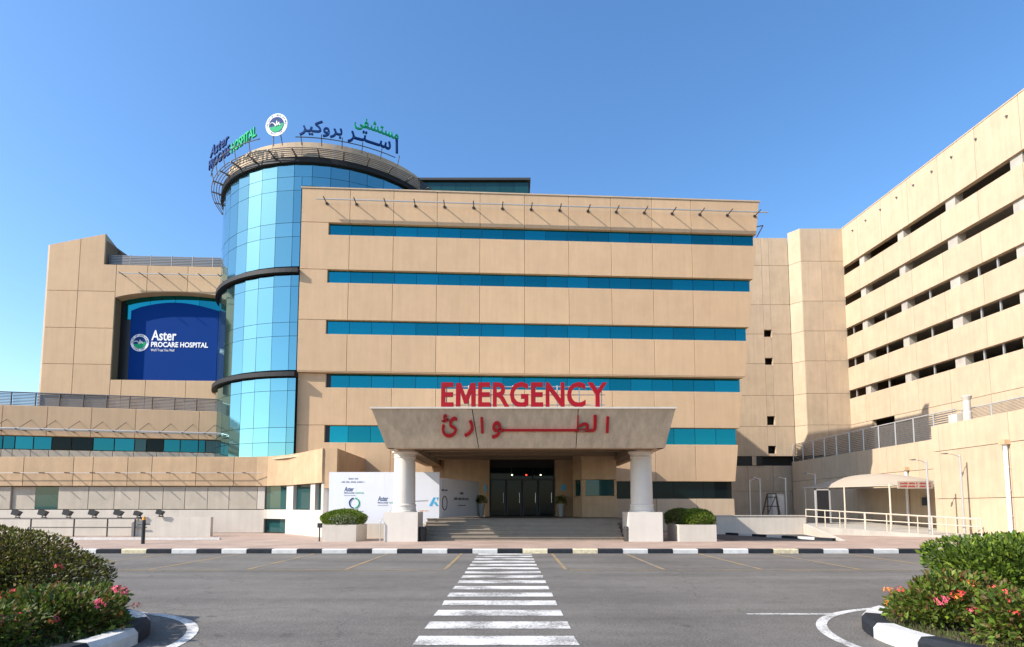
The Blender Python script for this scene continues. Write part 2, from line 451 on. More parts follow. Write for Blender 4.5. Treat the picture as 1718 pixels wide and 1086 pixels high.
# lower floor, right of the entrance: a window strip over a pale plinth; left of it plain panels
for i, x in enumerate(JX[:7]):
    panel(MF, rect(U(x), U(JX[i + 1]), .15, 3.25), -.73, -.15, 'beige', main)
for i, x in enumerate(JX[7:]):
    last = i == 2
    panel(MF, [(U(x), .15), (U(XR(.15) + .25 if last else JX[8 + i]), .15), (U(XR(2.18) if last else JX[8 + i]), 2.18), (U(x), 2.18)], -.73, -.13, 'beige_light', main)
# glass bands
for k, (z0, z1) in enumerate(WR):
    w = -.10 if k < 3 else -.40
    x = -11.45 if k < 5 else 6.45
    g = 'glass_blue' if k < 5 else 'glass_dark'
    n = 0
    b = MB()
    xe = XR((z0 + z1) / 2) - .09
    b.prism([MF.p(U(a), z, w - .2) for a, z in rect(x - .05, xe, z0 - .05, z1 + .05)], [MF.p(U(a), z, w - .03) for a, z in rect(x - .05, xe, z0 - .05, z1 + .05)])
    b.obj('window_frame', 'frame_dark', main)
    step = 1.362 if k < 5 else 1.9
    while x < xe - .2:
        x2 = min(x + step, xe)
        if xe - x2 < .5: x2 = xe
        pane(MF, U(x), U(x2), z0, z1, w, g, main, tilt=.003)
        x = x2
# soffit of the projecting upper storeys
b = MB(); b.prism([MF.p(a, 9.89, -.35) for a in (U(-13.12), U(14.8))] + [MF.p(a, 9.89, .10) for a in (U(14.8), U(-13.12))],
                  [MF.p(a, 9.955, -.35) for a in (U(-13.12), U(14.8))] + [MF.p(a, 9.955, .10) for a in (U(14.8), U(-13.12))]); b.obj('ledge', 'beige', main)
b = MB(); b.prism([MF.p(U(-13.2), 21.58, .16), MF.p(U(16.25), 21.58, .16), MF.p(U(16.25), 21.58, -.3), MF.p(U(-13.2), 21.58, -.3)],
                  [MF.p(U(-13.2), 21.66, .16), MF.p(U(16.25), 21.66, .16), MF.p(U(16.25), 21.66, -.3), MF.p(U(-13.2), 21.66, -.3)]); b.obj('coping', 'beige_light', main)
# sun-shade rail with brackets along the top storey
b = MB(); b.tube(MF.p(U(-12.1), 20.62, .62), MF.p(U(16.5), 20.62, .62), .045, 8); b.obj('shade_rail', 'metal_light', main)
for i in range(16):
    x = -11.6 + 1.83 * i
    b = MB(); b.tube(MF.p(U(x), 20.6, .1), MF.p(U(x), 20.6, .95), .035, 6); b.tube(MF.p(U(x), 20.6, .12), MF.p(U(x), 20.6, .15), .1, 8)
    b.obj('rail_bracket', 'metal_dark', main)
b = MB(); q = MF.p(U(XR(19.4)), 19.6, 0)
b.path([MF.p(U(XR(19.5)), 19.9, .1), MF.p(U(XR(19.5)) + .45, 20.0, .1), MF.p(U(XR(19.5)), 19.2, .1)], .035); b.obj('rail_bracket', 'metal_dark', main)
# roof-top glazed plant room
pent = thing('roof_plant_room', 'low dark teal glazed box on the roof of the beige block', 'plant room', (-3.4, 40, 21.2))
b = MB(); b.box(-8.0, 1.15, 38.55, 44, 21.2, 24.5); b.obj('wall', 'frame_dark', pent)
PF = Frame((-8.04, 38.5), (1, 0))
for i in range(9):
    pane(PF, i * 1.023, (i + 1) * 1.023, 23.2, 24.42, 0, 'glass_green', pent)
b = MB(); b.box(-8.2, 1.3, 38.3, 44.2, 24.46, 24.62); b.obj('roof', 'metal_dark', pent)

# ================================================================== glass tower
TX, TY, TR = -13.26, 42.2, 7.86
tower = thing('glass_tower', 'round tower of blue glass facets with dark rings, left of the beige block', 'building', (TX, TY, .15))
def tp(a, r, z): return (TX + r * math.sin(R(a)), TY - r * math.cos(R(a)), z)
b = MB(); b.lathe((TX, TY), [(7.5, .1), (7.5, 23.3)], 64); b.obj('core', 'frame_dark', tower)
FA = 8.18
ROWS = [(4.0, 5.54), (5.54, 6.46), (6.46, 8.71), (8.71, 9.5), (9.98, 12.11), (12.11, 12.97), (12.97, 15.24), (15.24, 15.95),
        (16.5, 18.42), (18.42, 19.32), (19.32, 21.42), (21.42, 22.31), (22.31, 23.17)]
def facet(a0, a1, z0, z1):
    g = .09
    t = [random.uniform(-.004, .004) for _ in range(3)]; t.append(t[0] + t[2] - t[1])
    P = [(a0 + g, z0 + .012), (a1 - g, z0 + .012), (a1 - g, z1 - .012), (a0 + g, z1 - .012)]
    b = MB(); b.prism([tp(a, TR - .03, z) for a, z in P], [tp(a, TR + k, z) for (a, z), k in zip(P, t)]); b.obj('glass_facet', 'glass_tower', tower)
k0 = -10
for i in range(k0, 9):
    a0 = -2.9 + FA * i
    for z0, z1 in ROWS:
        if a0 > 5 and z0 < 21.4: continue        # behind the beige block
        if i >= 0 and z0 == 21.42: facet(max(a0, .72), a0 + FA, 21.7, z1)
        if i > 0 and z0 == 21.42: continue
        facet(a0, a0 + FA if (i != 0 or z0 > 21.5) else .7, z0, z1)
for z in (16.22, 9.74):
    strip([tp(a, 7.8, 0)[:2] for a in [-110 + 110.7 * i / 40 for i in range(41)]], -.35, .33, z - .17, z + .1, 'ring_dark', tower, 'ring_ledge')
b = MB(); b.lathe((TX, TY), [(7.3, 23.18), (8.05, 23.18), (8.05, 23.52), (7.3, 23.52)], 88); b.obj('soffit_ring', 'ring_dark', tower)
for i in range(24):
    a0, a1 = -180 + 15 * i, -165 + 15 * i
    n = 5; V = []; F = []
    for j in range(n):
        a = a0 + .1 + (a1 - a0 - .2) * j / (n - 1)
        V += [tp(a, 7.5, 23.52), tp(a, 7.78, 23.52), tp(a, 7.72, 24.68), tp(a, 7.5, 24.68)]
    for j in range(n - 1): F += [(4 * j + q, 4 * j + 4 + q, 4 * j + 4 + (q + 1) % 4, 4 * j + (q + 1) % 4) for q in range(4)]
    F += [(0, 1, 2, 3), (4 * n - 1, 4 * n - 2, 4 * n - 3, 4 * n - 4)]
    mesh('parapet_panel', V, F, 'beige_light', tower)
for i in range(-10, 10):
    a = -2 + 10.4 * i
    b = MB(); b.tube(tp(a, 7.75, 23.6), tp(a, 8.66, 23.68), .05, 6); b.tube(tp(a, 7.75, 23.6), tp(a, 8.2, 23.57), .06, 6); b.obj('louvre_bracket', 'louvre', tower)
for r, z in ((8.02, 23.64), (8.18, 23.66), (8.34, 23.68), (8.5, 23.69), (8.64, 23.71)):
    b = MB(); pts = [tp(a, r, z) for a in range(-115, 106, 4)]; b.path(pts, .028, 5); b.obj('louvre_tube', 'louvre', tower)

# ---- the tower's sign: letters standing on the ring
SR = 8.85
def on_ring(a_start, z0):
    return lambda x, y, z: tp(a_start + math.degrees(x / SR), SR + z, z0 + y)
sg = thing('rooftop_lettering', 'navy and green latin lettering standing on the ring of the glass tower', 'sign', tp(-45, SR, 24.2))
b = MB(); b.path([tp(a, 8.7, 24.45) for a in range(-60, -13, 4)], .03, 6)
for a in range(-58, -13, 9): b.tube(tp(a, 8.5, 23.7), tp(a, 8.7, 24.7), .03, 6)
b.obj('sign_rail', 'metal_dark', sg)
C0, C1 = Vector(tp(-58, SR, 0)), Vector(tp(-17, SR, 0)); CU = (C1 - C0).normalized(); CN = Vector((CU.y, -CU.x, 0)); CL = (C1 - C0).length
def on_chord(x0, z0):
    def f(x, y, z):
        q = (x0 + x) / CL; return C0 + CU * (x0 + x) + CN * (z + .2 * q * (1 - q)) + Vector((0, 0, z0 + y))
    return f
letters('Aster', on_chord(.1, 25.5), 1.05, 'navy', sg, .05, .012, .04, shear=.25)
letters('PROCARE', on_chord(0, 24.66), .92, 'navy', sg, .05, .012, .03, fit=2.95)
letters('HOSPITAL', on_chord(3.2, 24.6), .92, 'green_sign', sg, .05, .012, .03, fit=3.0)
ar = thing('rooftop_arabic_lettering', 'navy and green arabic lettering standing on the ring of the glass tower', 'sign', tp(22, SR, 24.2))
b = MB(); b.path([tp(a, SR, 24.25) for a in range(0, 44, 4)], .03, 6)
for a in range(2, 44, 8): b.tube(tp(a, 8.6, 23.9), tp(a, SR, 24.5), .03, 6)
b.obj('sign_rail', 'metal_dark', ar)
word('\ufeae\ufef4\ufedb\ufeed\ufeae\ufe91', on_ring(1.5, 24.62), 1.05, 'navy', ar, .05, .012, fit=2.55)
word('\ufeae\u0640\ufe98\u0640\u0640\ufeb3', on_ring(20.0, 24.6), 1.35, 'navy', ar, .05, .014, fit=2.75)
word('\ufe8d', on_ring(40, 24.6), 1.35, 'navy', ar, .05, .02)
word('\ufef0\ufed4\ufeb8\ufe98\ufeb4\ufee3', on_ring(22.5, 25.5), .95, 'green_sign', ar, .05, .012, fit=2.9)
def emblem(root, C, ux, nz, r, d=.05):
    """white disc with a blue upper half, a green lower half, a white script stroke and ring lettering"""
    ux = Vector(ux).normalized(); n = Vector(nz).normalized(); up = Vector((0, 0, 1))
    P = lambda x, y, z: Vector(C) + ux * (x * r) + up * (y * r) + n * z
    def disc(name, rr, z0, z1, m, n_=40, clip=None):
        pts = [(rr * math.cos(2 * math.pi * i / n_), rr * math.sin(2 * math.pi * i / n_)) for i in range(n_)] if clip is None else clip
        b = MB(); b.prism([P(x, y, z0) for x, y in pts], [P(x, y, z1) for x, y in pts]); return b.obj(name, m, root)
    disc('emblem_disc', 1, -d, 0, 'white_sign')
    disc('emblem_field', .70, .002, .012, 'navy')
    wave = lambda x: -.10 + .30 * max(0, x) ** 1.5 + .10 * math.sin(x * 4.2 + .4) - .08 * (x < -.3) * (x + .3)
    top = [(x, wave(x)) for x in [(-.66 + 1.29 * i / 24) for i in range(25)] if x * x + wave(x) ** 2 < .66 ** 2]
    a1 = math.atan2(top[-1][1], top[-1][0]); a0 = math.atan2(top[0][1], top[0][0])
    if a0 > 0: a0 -= 2 * math.pi
    arc = [(.665 * math.cos(a1 + (a0 - a1) * i / 24), .665 * math.sin(a1 + (a0 - a1) * i / 24)) for i in range(25)]
    disc('emblem_leaf', 0, .012, .02, 'green_sign', clip=(top + arc)[::-1])
    st = [(-.6, .05), (-.42, .18), (-.2, .12), (-.02, -.16), (.03, .1), (.06, .3), (.1, .02), (.14, -.1), (.26, .16), (.3, -.06), (.42, -.08)]
    b = MB(); b.path([P(x, y, .026) for x, y in st], .042 * r, 6); b.obj('emblem_stroke', 'white_sign', root)
    for s, a_c, rad, flip in (('ASTER DM HEALTHCARE', 90, .76, 1), ('SINCE 1987', -90, .92, -1)):
        n_ = len(s); stp = 10.2
        for i, chh in enumerate(s):
            if chh == ' ': continue
            a = R(a_c - flip * (i - (n_ - 1) / 2) * stp); V, F, xa, xb = glyphs(chh, .26, .004)
            ce, se = math.cos(a), math.sin(a)
            tx, ty = (se, -ce) if flip > 0 else (-se, ce)
            ox, oy = (ce, se) if flip > 0 else (-ce, -se)
            base = (ce * rad, se * rad)
            mesh('emblem_letter', [P(base[0] + (v[0] - (xa + xb) / 2) * tx + v[1] * ox, base[1] + (v[0] - (xa + xb) / 2) * ty + v[1] * oy, .004 + v[2]) for v in V], F, 'navy', root)
em = thing('rooftop_emblem', 'round white emblem with blue and green centre above the glass tower', 'sign', tp(-8.0, SR, 24.3))
emblem(em, Vector(tp(-8.0, SR, 25.1)), (1, -.17, 0), (-.17, -1, 0), .72)
b = MB(); b.tube(tp(-10, 8.6, 23.9), tp(-9.3, SR - .04, 24.9), .03, 6); b.tube(tp(-6, 8.6, 23.9), tp(-6.8, SR - .04, 24.9), .03, 6); b.obj('support', 'metal_dark', em)

# ================================================================== arched wing on the left
AF = Frame((-32.2, 38.6), (1, .057))
A = lambda X: X + 32.2
aw = thing('arched_wing', 'beige wing with an arched recess holding a blue banner, left of the glass tower', 'building', (-26, 41, 4))
b = MB()
for x0, x1, z1 in ((-32.1, -28.5, 19.6), (-28.5, -18.0, 18.3)):
    lo = [(A(x0), -.06), (A(x1), -.06), (A(x1), -9), (A(x0), -9)]
    if x0 < -30:
        b.prism([AF.p(u, 4, w) for u, w in lo], [AF.p(u, z1 + (0 if u < 2 else .75), w) for u, w in lo])
# right of x=-28.5 the wall is built round the arch
def arch_z(X): return 15.55 + 1.15 * math.sqrt(max(0, 1 - ((X + 23.6) / 4.9) ** 2)) * .98
ARC = [-27.65 + (i / 14) * 7.6 for i in range(15)]
for x0, x1, z0, z1 in ((-28.5, -27.7, 4, 18.4), (-27.7, -18, 4, 10.4)):
    b.prism([AF.p(A(x), z0, w_) for x, w_ in ((x0, -.06), (x1, -.06), (x1, -9), (x0, -9))], [AF.p(A(x), z1, w_) for x, w_ in ((x0, -.06), (x1, -.06), (x1, -9), (x0, -9))])
b.prism([AF.p(A(x), z, -9) for x, z in [(-27.7, 17.2), (-18, 17.2), (-18, 18.4), (-27.7, 18.4)]], [AF.p(A(x), z, -.06) for x, z in [(-27.7, 17.2), (-18, 17.2), (-18, 18.4), (-27.7, 18.4)]])
b.obj('wall', 'joint', aw)
# arch spandrel panels with the arch as their lower edge
for x0, x1 in ((-27.65, -25.55), (-25.55, -22.8), (-22.8, -20.1), (-20.1, -18.6)):
    xs = [x0 + (x1 - x0) * i / 6 for i in range(7)]
    pts = [(A(x), arch_z(x)) for x in xs] + [(A(x1), 18.56), (A(x0), 18.56)]
    panel(AF, pts, -.72, .06, 'beige', aw)
for zz in ((9.3, 11.45), (11.45, 14.0), (14.0, 16.62), (16.62, 99)):
    for x0, x1 in ((-32.2, -30.15), (-30.15, -27.65)):
        if zz[1] == 99:
            if x0 < -31: panel(AF, [(A(x0), zz[0]), (A(x1), zz[0]), (A(x1), 20.4), (A(x0), 19.9)], -.05, .06, 'beige', aw)
            else: panel(AF, [(A(x0), zz[0]), (A(x1), zz[0]), (A(x1), 18.56), (A(-28.5), 18.56), (A(-28.5), 20.78), (A(x0), 20.4)], -.05, .06, 'beige', aw)
        else:
            panel(AF, rect(A(x0), A(x1), *zz), -.05, .06, 'beige', aw)
for x0, x1 in ((-27.65, -26.9), (-26.9, -25.3), (-25.3, -22.6), (-22.6, -20.0), (-20.0, -18.5)):
    panel(AF, rect(A(x0), A(x1), 4.2, 10.4), -.05, .06, 'beige', aw)
# left return, recess cheek, recess back
b = MB(); b.prism([AF.p(A(-32.35), 4, -.02), AF.p(A(-32.2), 4, .04), AF.p(A(-32.2), 4, -9), AF.p(A(-32.35), 4, -9)], [AF.p(A(-32.35), 19.86, -.02), AF.p(A(-32.2), 19.9, .04), AF.p(A(-32.2), 19.9, -9), AF.p(A(-32.35), 19.86, -9)]); b.obj('side_wall', 'beige_light', aw)
b = MB(); b.prism([AF.p(A(-28.52), 18.4, .04), AF.p(A(-28.5), 18.4, .04), AF.p(A(-28.5), 18.4, -4), AF.p(A(-28.52), 18.4, -4)], [AF.p(A(-28.52), 20.78, .04), AF.p(A(-28.5), 20.78, .04), AF.p(A(-28.5), 19.4, -4), AF.p(A(-28.52), 19.4, -4)]); b.obj('gable_side', 'stone_grey', aw)
b = MB(); b.prism([AF.p(A(x), 10.3, w_) for x, w_ in ((-28.2, -.78), (-18, -.78), (-18, -.9), (-28.2, -.9))], [AF.p(A(x), 17.4, w_) for x, w_ in ((-28.2, -.78), (-18, -.78), (-18, -.9), (-28.2, -.9))]); b.obj('recess_frame', 'frame_dark', aw)
for i in range(5):
    pane(AF, A(-27.4 + i * 1.7), A(-27.4 + (i + 1) * 1.7), 14.9, 16.75, -.74, 'glass_blue', aw)
# roof louvre screen
for i in range(7):
    u0 = A(-28.4 + i * 1.42); b = MB()
    for k in range(7):
        b.prism([AF.p(u0 + .04, 18.62 + .115 * k, -.3), AF.p(u0 + 1.38, 18.62 + .115 * k, -.3), AF.p(u0 + 1.38, 18.62 + .115 * k, -.36), AF.p(u0 + .04, 18.62 + .115 * k, -.36)],
                [AF.p(u0 + .04, 18.70 + .115 * k, -.3), AF.p(u0 + 1.38, 18.70 + .115 * k, -.3), AF.p(u0 + 1.38, 18.70 + .115 * k, -.36), AF.p(u0 + .04, 18.70 + .115 * k, -.36)])
    b.obj('louvre_panel', 'metal_grey', aw)
    b = MB(); b.tube(AF.p(u0, 18.5, -.33), AF.p(u0, 19.46, -.33), .035, 6); b.obj('louvre_post', 'metal_grey', aw)
b = MB(); b.prism([AF.p(A(-28.4), 18.5, -.6), AF.p(A(-18), 18.5, -.6), AF.p(A(-18), 18.5, -.7), AF.p(A(-28.4), 18.5, -.7)], [AF.p(A(-28.4), 19.4, -.6), AF.p(A(-18), 19.4, -.6), AF.p(A(-18), 19.4, -.7), AF.p(A(-28.4), 19.4, -.7)]); b.obj('screen_backing', 'metal_dark', aw)
b = MB(); b.tube(AF.p(A(-27.3), 17.75, .55), AF.p(A(-19.5), 17.75, .55), .035, 6); b.obj('shade_rail', 'metal_light', aw)
for i in range(6):
    x = -27.0 + 1.32 * i
    b = MB(); b.tube(AF.p(A(x), 17.72, .02), AF.p(A(x), 17.72, .85), .03, 6); b.obj('rail_bracket', 'metal_dark', aw)
# ---- the banner is a thing of its own
bn = thing('hospital_banner', 'large blue banner with white hospital lettering in the arched recess', 'banner', (-23.3, 40.4, 10.5))
pts = [(A(-26.9), 10.3), (A(-20.9), 10.3), (A(-20.9), 15.6)] + [(A(-20.9 - .6 * i), 15.6 + .55 * math.sin(math.pi * i / 10)) for i in range(1, 10)] + [(A(-26.9), 15.5)]
fslab(AF, pts, -.66, -.60, 'banner_blue', bn, 'banner_cloth')
onb = lambda u0, z0: (lambda x, y, z: AF.p(A(u0) + x, z0 + y, -.585 + z))
word('Aster', onb(-25.42, 13.4), 1.02, 'white_sign', bn, .008, .018, fit=1.7)
word('PROCARE HOSPITAL', onb(-25.42, 12.92), .50, 'white_sign', bn, .008, .014, fit=3.9)
word("We'll Treat You Well", onb(-25.42, 12.6), .26, 'white_sign', bn, .004, 0, fit=1.6)
emblem(bn, AF.p(A(-26.2), 13.2, -.58), AF.u, AF.n, .62, .02)

# ================================================================== curved podium, upper level
pod = thing('podium_upper_storey', 'upper podium storey with window strip below a louvred parapet, far left', 'building', (-26, 38, 4.6))
QF = Frame((-38, 33.56), (1, .215))
Q = lambda X: X + 38
def qslab(x0, x1, z0, z1, w0, w1, m, name): return fslab(QF, rect(Q(x0), Q(x1), z0, z1), w0, w1, m, pod, name)
qslab(-38, -18.2, 4.5, 7.9, -4, -.3, 'joint', 'wall')
def px_q(px, z=6.9):     # plan position on the podium plane for a photograph column
    t = (px - 859) / 957.0
    y = (33.56 + .215 * 38) / (1 - .215 * t); return y * t
jp = [-38] + [px_q(x) for x in (0.1, 76, 150.5, 225, 332)] + [-18.25]
for a, c in zip(jp, jp[1:]): panel(QF, rect(Q(a), Q(c), 6.06, 7.95), -.3, .1, 'beige', pod)
wp = [-38, -34.5, -33] + [px_q(x) for x in (0.1, 20.7, 52, 83, 116.5, 153, 188.7, 223, 243, 272, 300, 330.7, 342.5, 360.5, 377)] + [-18.25]
gm = ['glass_mid', 'glass_green', 'glass_mid', 'glass_mid', 'glass_mid', 'glass_mid', 'glass_dark', 'glass_dark', 'glass_mid', 'glass_mid', 'glass_green', 'glass_dark', 'glass_mid', 'glass_mid', 'glass_mid', 'glass_green', 'glass_mid', 'frame_dark']
for a, c, g in zip(wp, wp[1:], gm): pane(QF, Q(a), Q(c), 5.22, 6.05, -.12, g, pod, g=.03)
jq = [px_q(x) for x in (0.1, 19, 50, 80, 115, 150, 188, 223, 262, 300, 330, 360)]
for a, c in zip([-38] + jq, jq + [-18.25]): panel(QF, rect(Q(a), Q(c), 4.55, 5.2), -.3, -.02, 'stone_grey', pod)
# projecting louvre rail under the panels
for dz, w_ in ((0, .75), (.05, .9)):
    b = MB(); b.tube(QF.p(Q(-37), 6.35 + dz, w_), QF.p(Q(-18.6), 6.35 + dz, w_), .045, 6); b.obj('shade_rail', 'metal_light', pod)
for i in range(14):
    x = -36.5 + i * 1.28
    b = MB(); b.tube(QF.p(Q(x), 6.35, .1), QF.p(Q(x) - .1, 6.38, 1.0), .04, 6); b.tube(QF.p(Q(x) - .08, 6.38, .85), QF.p(Q(x) + .25, 7.05, .1), .018, 5); b.obj('rail_bracket', 'metal_dark', pod)
for i in range(15):
    x = -37.6 + i * 1.29; b = MB()
    for k in range(8):
        b.prism([QF.p(Q(x) + .03, 8.0 + .095 * k, -.25), QF.p(Q(x) + 1.26, 8.0 + .095 * k, -.25), QF.p(Q(x) + 1.26, 8.03 + .095 * k, -.32), QF.p(Q(x) + .03, 8.03 + .095 * k, -.32)],
                [QF.p(Q(x) + .03, 8.05 + .095 * k, -.25), QF.p(Q(x) + 1.26, 8.05 + .095 * k, -.25), QF.p(Q(x) + 1.26, 8.08 + .095 * k, -.32), QF.p(Q(x) + .03, 8.08 + .095 * k, -.32)])
    b.obj('louvre_panel', 'metal_grey', pod)
    b = MB(); b.tube(QF.p(Q(x), 7.9, -.2), QF.p(Q(x), 8.8, -.2), .04, 6); b.obj('louvre_post', 'metal_dark', pod)
b = MB(); b.tube(QF.p(Q(-38), 8.8, -.22), QF.p(Q(-18.3), 8.8, -.22), .045, 6); b.obj('top_rail', 'metal_grey', pod)

# ================================================================== podium, street level with the flared end
low = thing('podium_street_storey', 'street-level podium wing with a beige parapet band flaring towards the entrance', 'building', (-20, 36, .15))
PL = [(-40, 33.5), (-14.9, 33.5), (-14.2, 33.38), (-13.5, 33.02), (-12.7, 32.4), (-11.9, 31.6), (-11.1, 30.7), (-10.3, 29.75), (-9.45, 28.75)]
RT = [(-9.45, 28.75), (-8.8, 28.72), (-9.0, 35.0)]
strip(PL, -.6, -.3, .1, 4.4, 'joint', low, 'wall')
b = MB(); b.prism([(x, y, 4.4) for x, y in [(-40, 33.6), (-14.6, 33.7), (-9.6, 29.4), (-9.1, 35), (-40, 37)]], [(x, y, 4.5) for x, y in [(-40, 33.6), (-14.6, 33.7), (-9.6, 29.4), (-9.1, 35), (-40, 37)]]); b.obj('roof', 'beige_light', low)
LF = Frame((-40, 33.5), (1, 0)); L = lambda X: X + 40
pxl = lambda px: (px - 859) / 957.0 * 33.5
jl = [-40, -36, -33] + [pxl(x) for x in (0.1, 43, 126.5, 159, 217, 257.5, 331.5, 394.5)] + [-14.9]
for a, c in zip(jl, jl[1:]): panel(LF, rect(L(a), L(c), 2.87, 4.6), -.3, .12, 'beige_warm', low)
sub = PL[1:]
for s in (sub[0:4], sub[3:6], sub[5:8]):
    strip(s, -.3, .12, 2.88, 4.6, 'beige_warm', low, 'panel')
strip([RT[0], RT[1]], -.3, .02, 2.6, 4.6, 'beige_warm', low, 'panel')
strip([RT[1], RT[2]], -.25, .0, .15, 4.6, 'beige_warm', low, 'panel')
# grey infill panels, glass and the pale base
row = [-40, -37.5, -35] + [pxl(x) for x in (0.1, 20.7, 59.4, 100, 150.5, 194, 236, 275.4, 312, 350, 386, 433, 446)]
for i, (a, c) in enumerate(zip(row, row[1:])):
    if i == 5: pane(LF, L(a), L(c), 1.52, 2.84, -.16, 'glass_green', low)
    elif i == 4: pane(LF, L(a), L(c), 1.52, 2.84, -.16, 'stone_grey', low, 'blind_pane')
    else: panel(LF, rect(L(a), L(c), 1.52, 2.86), -.3, -.05, 'stone_grey' if i < 14 else 'white_wall', low)
panel(LF, rect(L(-40), L(-14.42), .15, 1.5), -.3, .04, 'white_wall', low, 'base_wall')
def on_poly(px):         # where a photograph column meets the plan polyline
    t = (px - 859) / 957.0
    for (xa, ya), (xb, yb) in zip(PL, PL[1:]):
        d = (xb - xa) - t * (yb - ya)
        if abs(d) < 1e-9: continue
        k = (t * ya - xa) / d
        if -1e-6 <= k <= 1.0001: return (xa + k * (xb - xa), ya + k * (yb - ya))
    return PL[-1]
def poly_between(p0, p1):
    mid = [q for q in PL if min(p0[0], p1[0]) + .02 < q[0] < max(p0[0], p1[0]) - .02]; return [p0] + mid + [p1]
cuts = [446, 483, 494, 523, 530.5, 541, 546]
cp = [on_poly(c) for c in cuts]
for i, (a, c) in enumerate(zip(cp, cp[1:])):
    s = poly_between(a, c)
    if i in (0, 2, 4): strip(s, -.22, -.19, 1.52, 2.86, 'glass_green', low, 'window_pane')
    else: strip(s, -.3, .02, 1.5, 2.87, 'white_wall', low, 'pier')
strip(poly_between(cp[0], cp[1]), -.3, .04, .98, 1.51, 'white_wall', low, 'base_wall')
strip(poly_between(cp[0], cp[1]), -.24, -.2, .2, .98, 'glass_green', low, 'window_pane')
strip(poly_between(cp[1], PL[-1]), -.3, .04, .15, 1.5, 'white_wall', low, 'base_wall')
b = MB(); b.tube(LF.p(L(-39), 3.62, .35), LF.p(L(-14.5), 3.62, .35), .018, 6); b.obj('shade_rail', 'metal_light', low)
for i in range(17):
    x = -38.8 + i * 1.46
    b = MB(); b.tube(LF.p(L(x), 3.62, .1), LF.p(L(x), 3.62, .75), .028, 6); b.obj('rail_bracket', 'metal_dark', low)
# ================================================================== parking garage on the right
CP, SP = math.cos(math.atan(.08)), math.sin(math.atan(.08))
def ucol(fr, px, z):
    """u on a wall frame where a column of the photograph crosses height z (used to read joint positions off the photo)"""
    t = (px - 859) / 960.0
    return (t * (fr.o.y * CP + (z - 1.65) * SP) - fr.o.x) / (fr.u.x - t * fr.u.y * CP)
GF = Frame((30.7, 52.1), (.0599, -.9982))
gar = thing('parking_garage', 'tall pale parking garage with dark open slots on the right', 'building', (36, 40, .15))
GO = [(23.0, 23.8), (20.12, 20.92), (17.2, 17.98), (14.3, 15.1), (11.45, 12.2)]
gj = [0] + [ucol(GF, x, 25.5) for x in (1439.7, 1479, 1523.7, 1574.7, 1637, 1712)] + [27, 32]
gp = [ucol(GF, x, 23.4) for x in (1440, 1503.8, 1584, 1692)] + [26.5]
def grow(z0, z1, js=gj):
    for a, c in zip(js, js[1:]): panel(GF, rect(a, c, z0, z1), -.32, .06, 'beige_light', gar)
grow(23.8, 27.45)
for k in range(5):
    grow(GO[k + 1][1] if k < 4 else 9.05, GO[k][0])
uo0, uo1 = ucol(GF, 1465, 8.7), ucol(GF, 1502, 8.7)
grow(4.5, 8.4)
for a, c in zip([0, uo1] + [x for x in gj if x > uo1 + 1], [uo0] + [x for x in gj if x > uo1 + 1] + [32]):
    if c - a > .05: panel(GF, rect(a, c, 8.4, 9.05), -.32, .06, 'beige_light', gar)
for k, (z0, z1) in enumerate(GO):
    fslab(GF, rect(0, 32, z0 - 1.0, z0 - .55), -14, -.34, 'concrete', gar, 'floor_slab')
    for j, u in enumerate(gp):
        fslab(GF, rect(u, u + .62 + .2 * (j > 1), z0 - .4, z1 + .4), -.75, -.12, 'concrete', gar, 'pillar')
    us = []
    for a, c in zip([0] + [g + .8 for g in gp], gp):
        n = max(1, round((c - a) / 1.7)) if k > 0 else 1
        us += [a + (c - a) * i / n for i in range(1, n)]
    if k > 1:
        for u in us: fslab(GF, rect(u - .05, u + .05, z0 - .1, z1 + .1), -.3, -.2, 'galvanised', gar, 'mullion')
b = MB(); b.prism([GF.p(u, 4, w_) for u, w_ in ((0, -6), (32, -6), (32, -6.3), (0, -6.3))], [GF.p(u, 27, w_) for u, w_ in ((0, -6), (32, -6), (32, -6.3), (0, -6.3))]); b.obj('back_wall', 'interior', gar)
fslab(GF, rect(0, 32, 26.6, 27.0), -14, -.34, 'concrete', gar, 'roof_slab')
fslab(GF, [(0, 27.45), (32, 27.45), (32, 27.53), (0, 27.53)], -.3, .09, 'beige_light', gar, 'coping')
fslab(GF, rect(-.3, 0.02, 4, 27.0), -6, -.34, 'joint', gar, 'end_wall')
fslab(GF, rect(31.6, 32, 4, 27.0), -6, -.34, 'joint', gar, 'end_wall')
for x, zz in ((1411, 26.5), (1432, 26.55), (1454, 26.6), (1478.5, 26.6), (1506, 26.6), (1534, 26.6), (1565, 26.6), (1598, 26.6), (1639, 26.6), (1691, 26.6)):
    u = ucol(GF, x, zz); b = MB(); b.tube(GF.p(u, zz, .05), GF.p(u, zz - .02, .16), .07, 8); b.obj('drain_spout', 'metal_grey', gar)
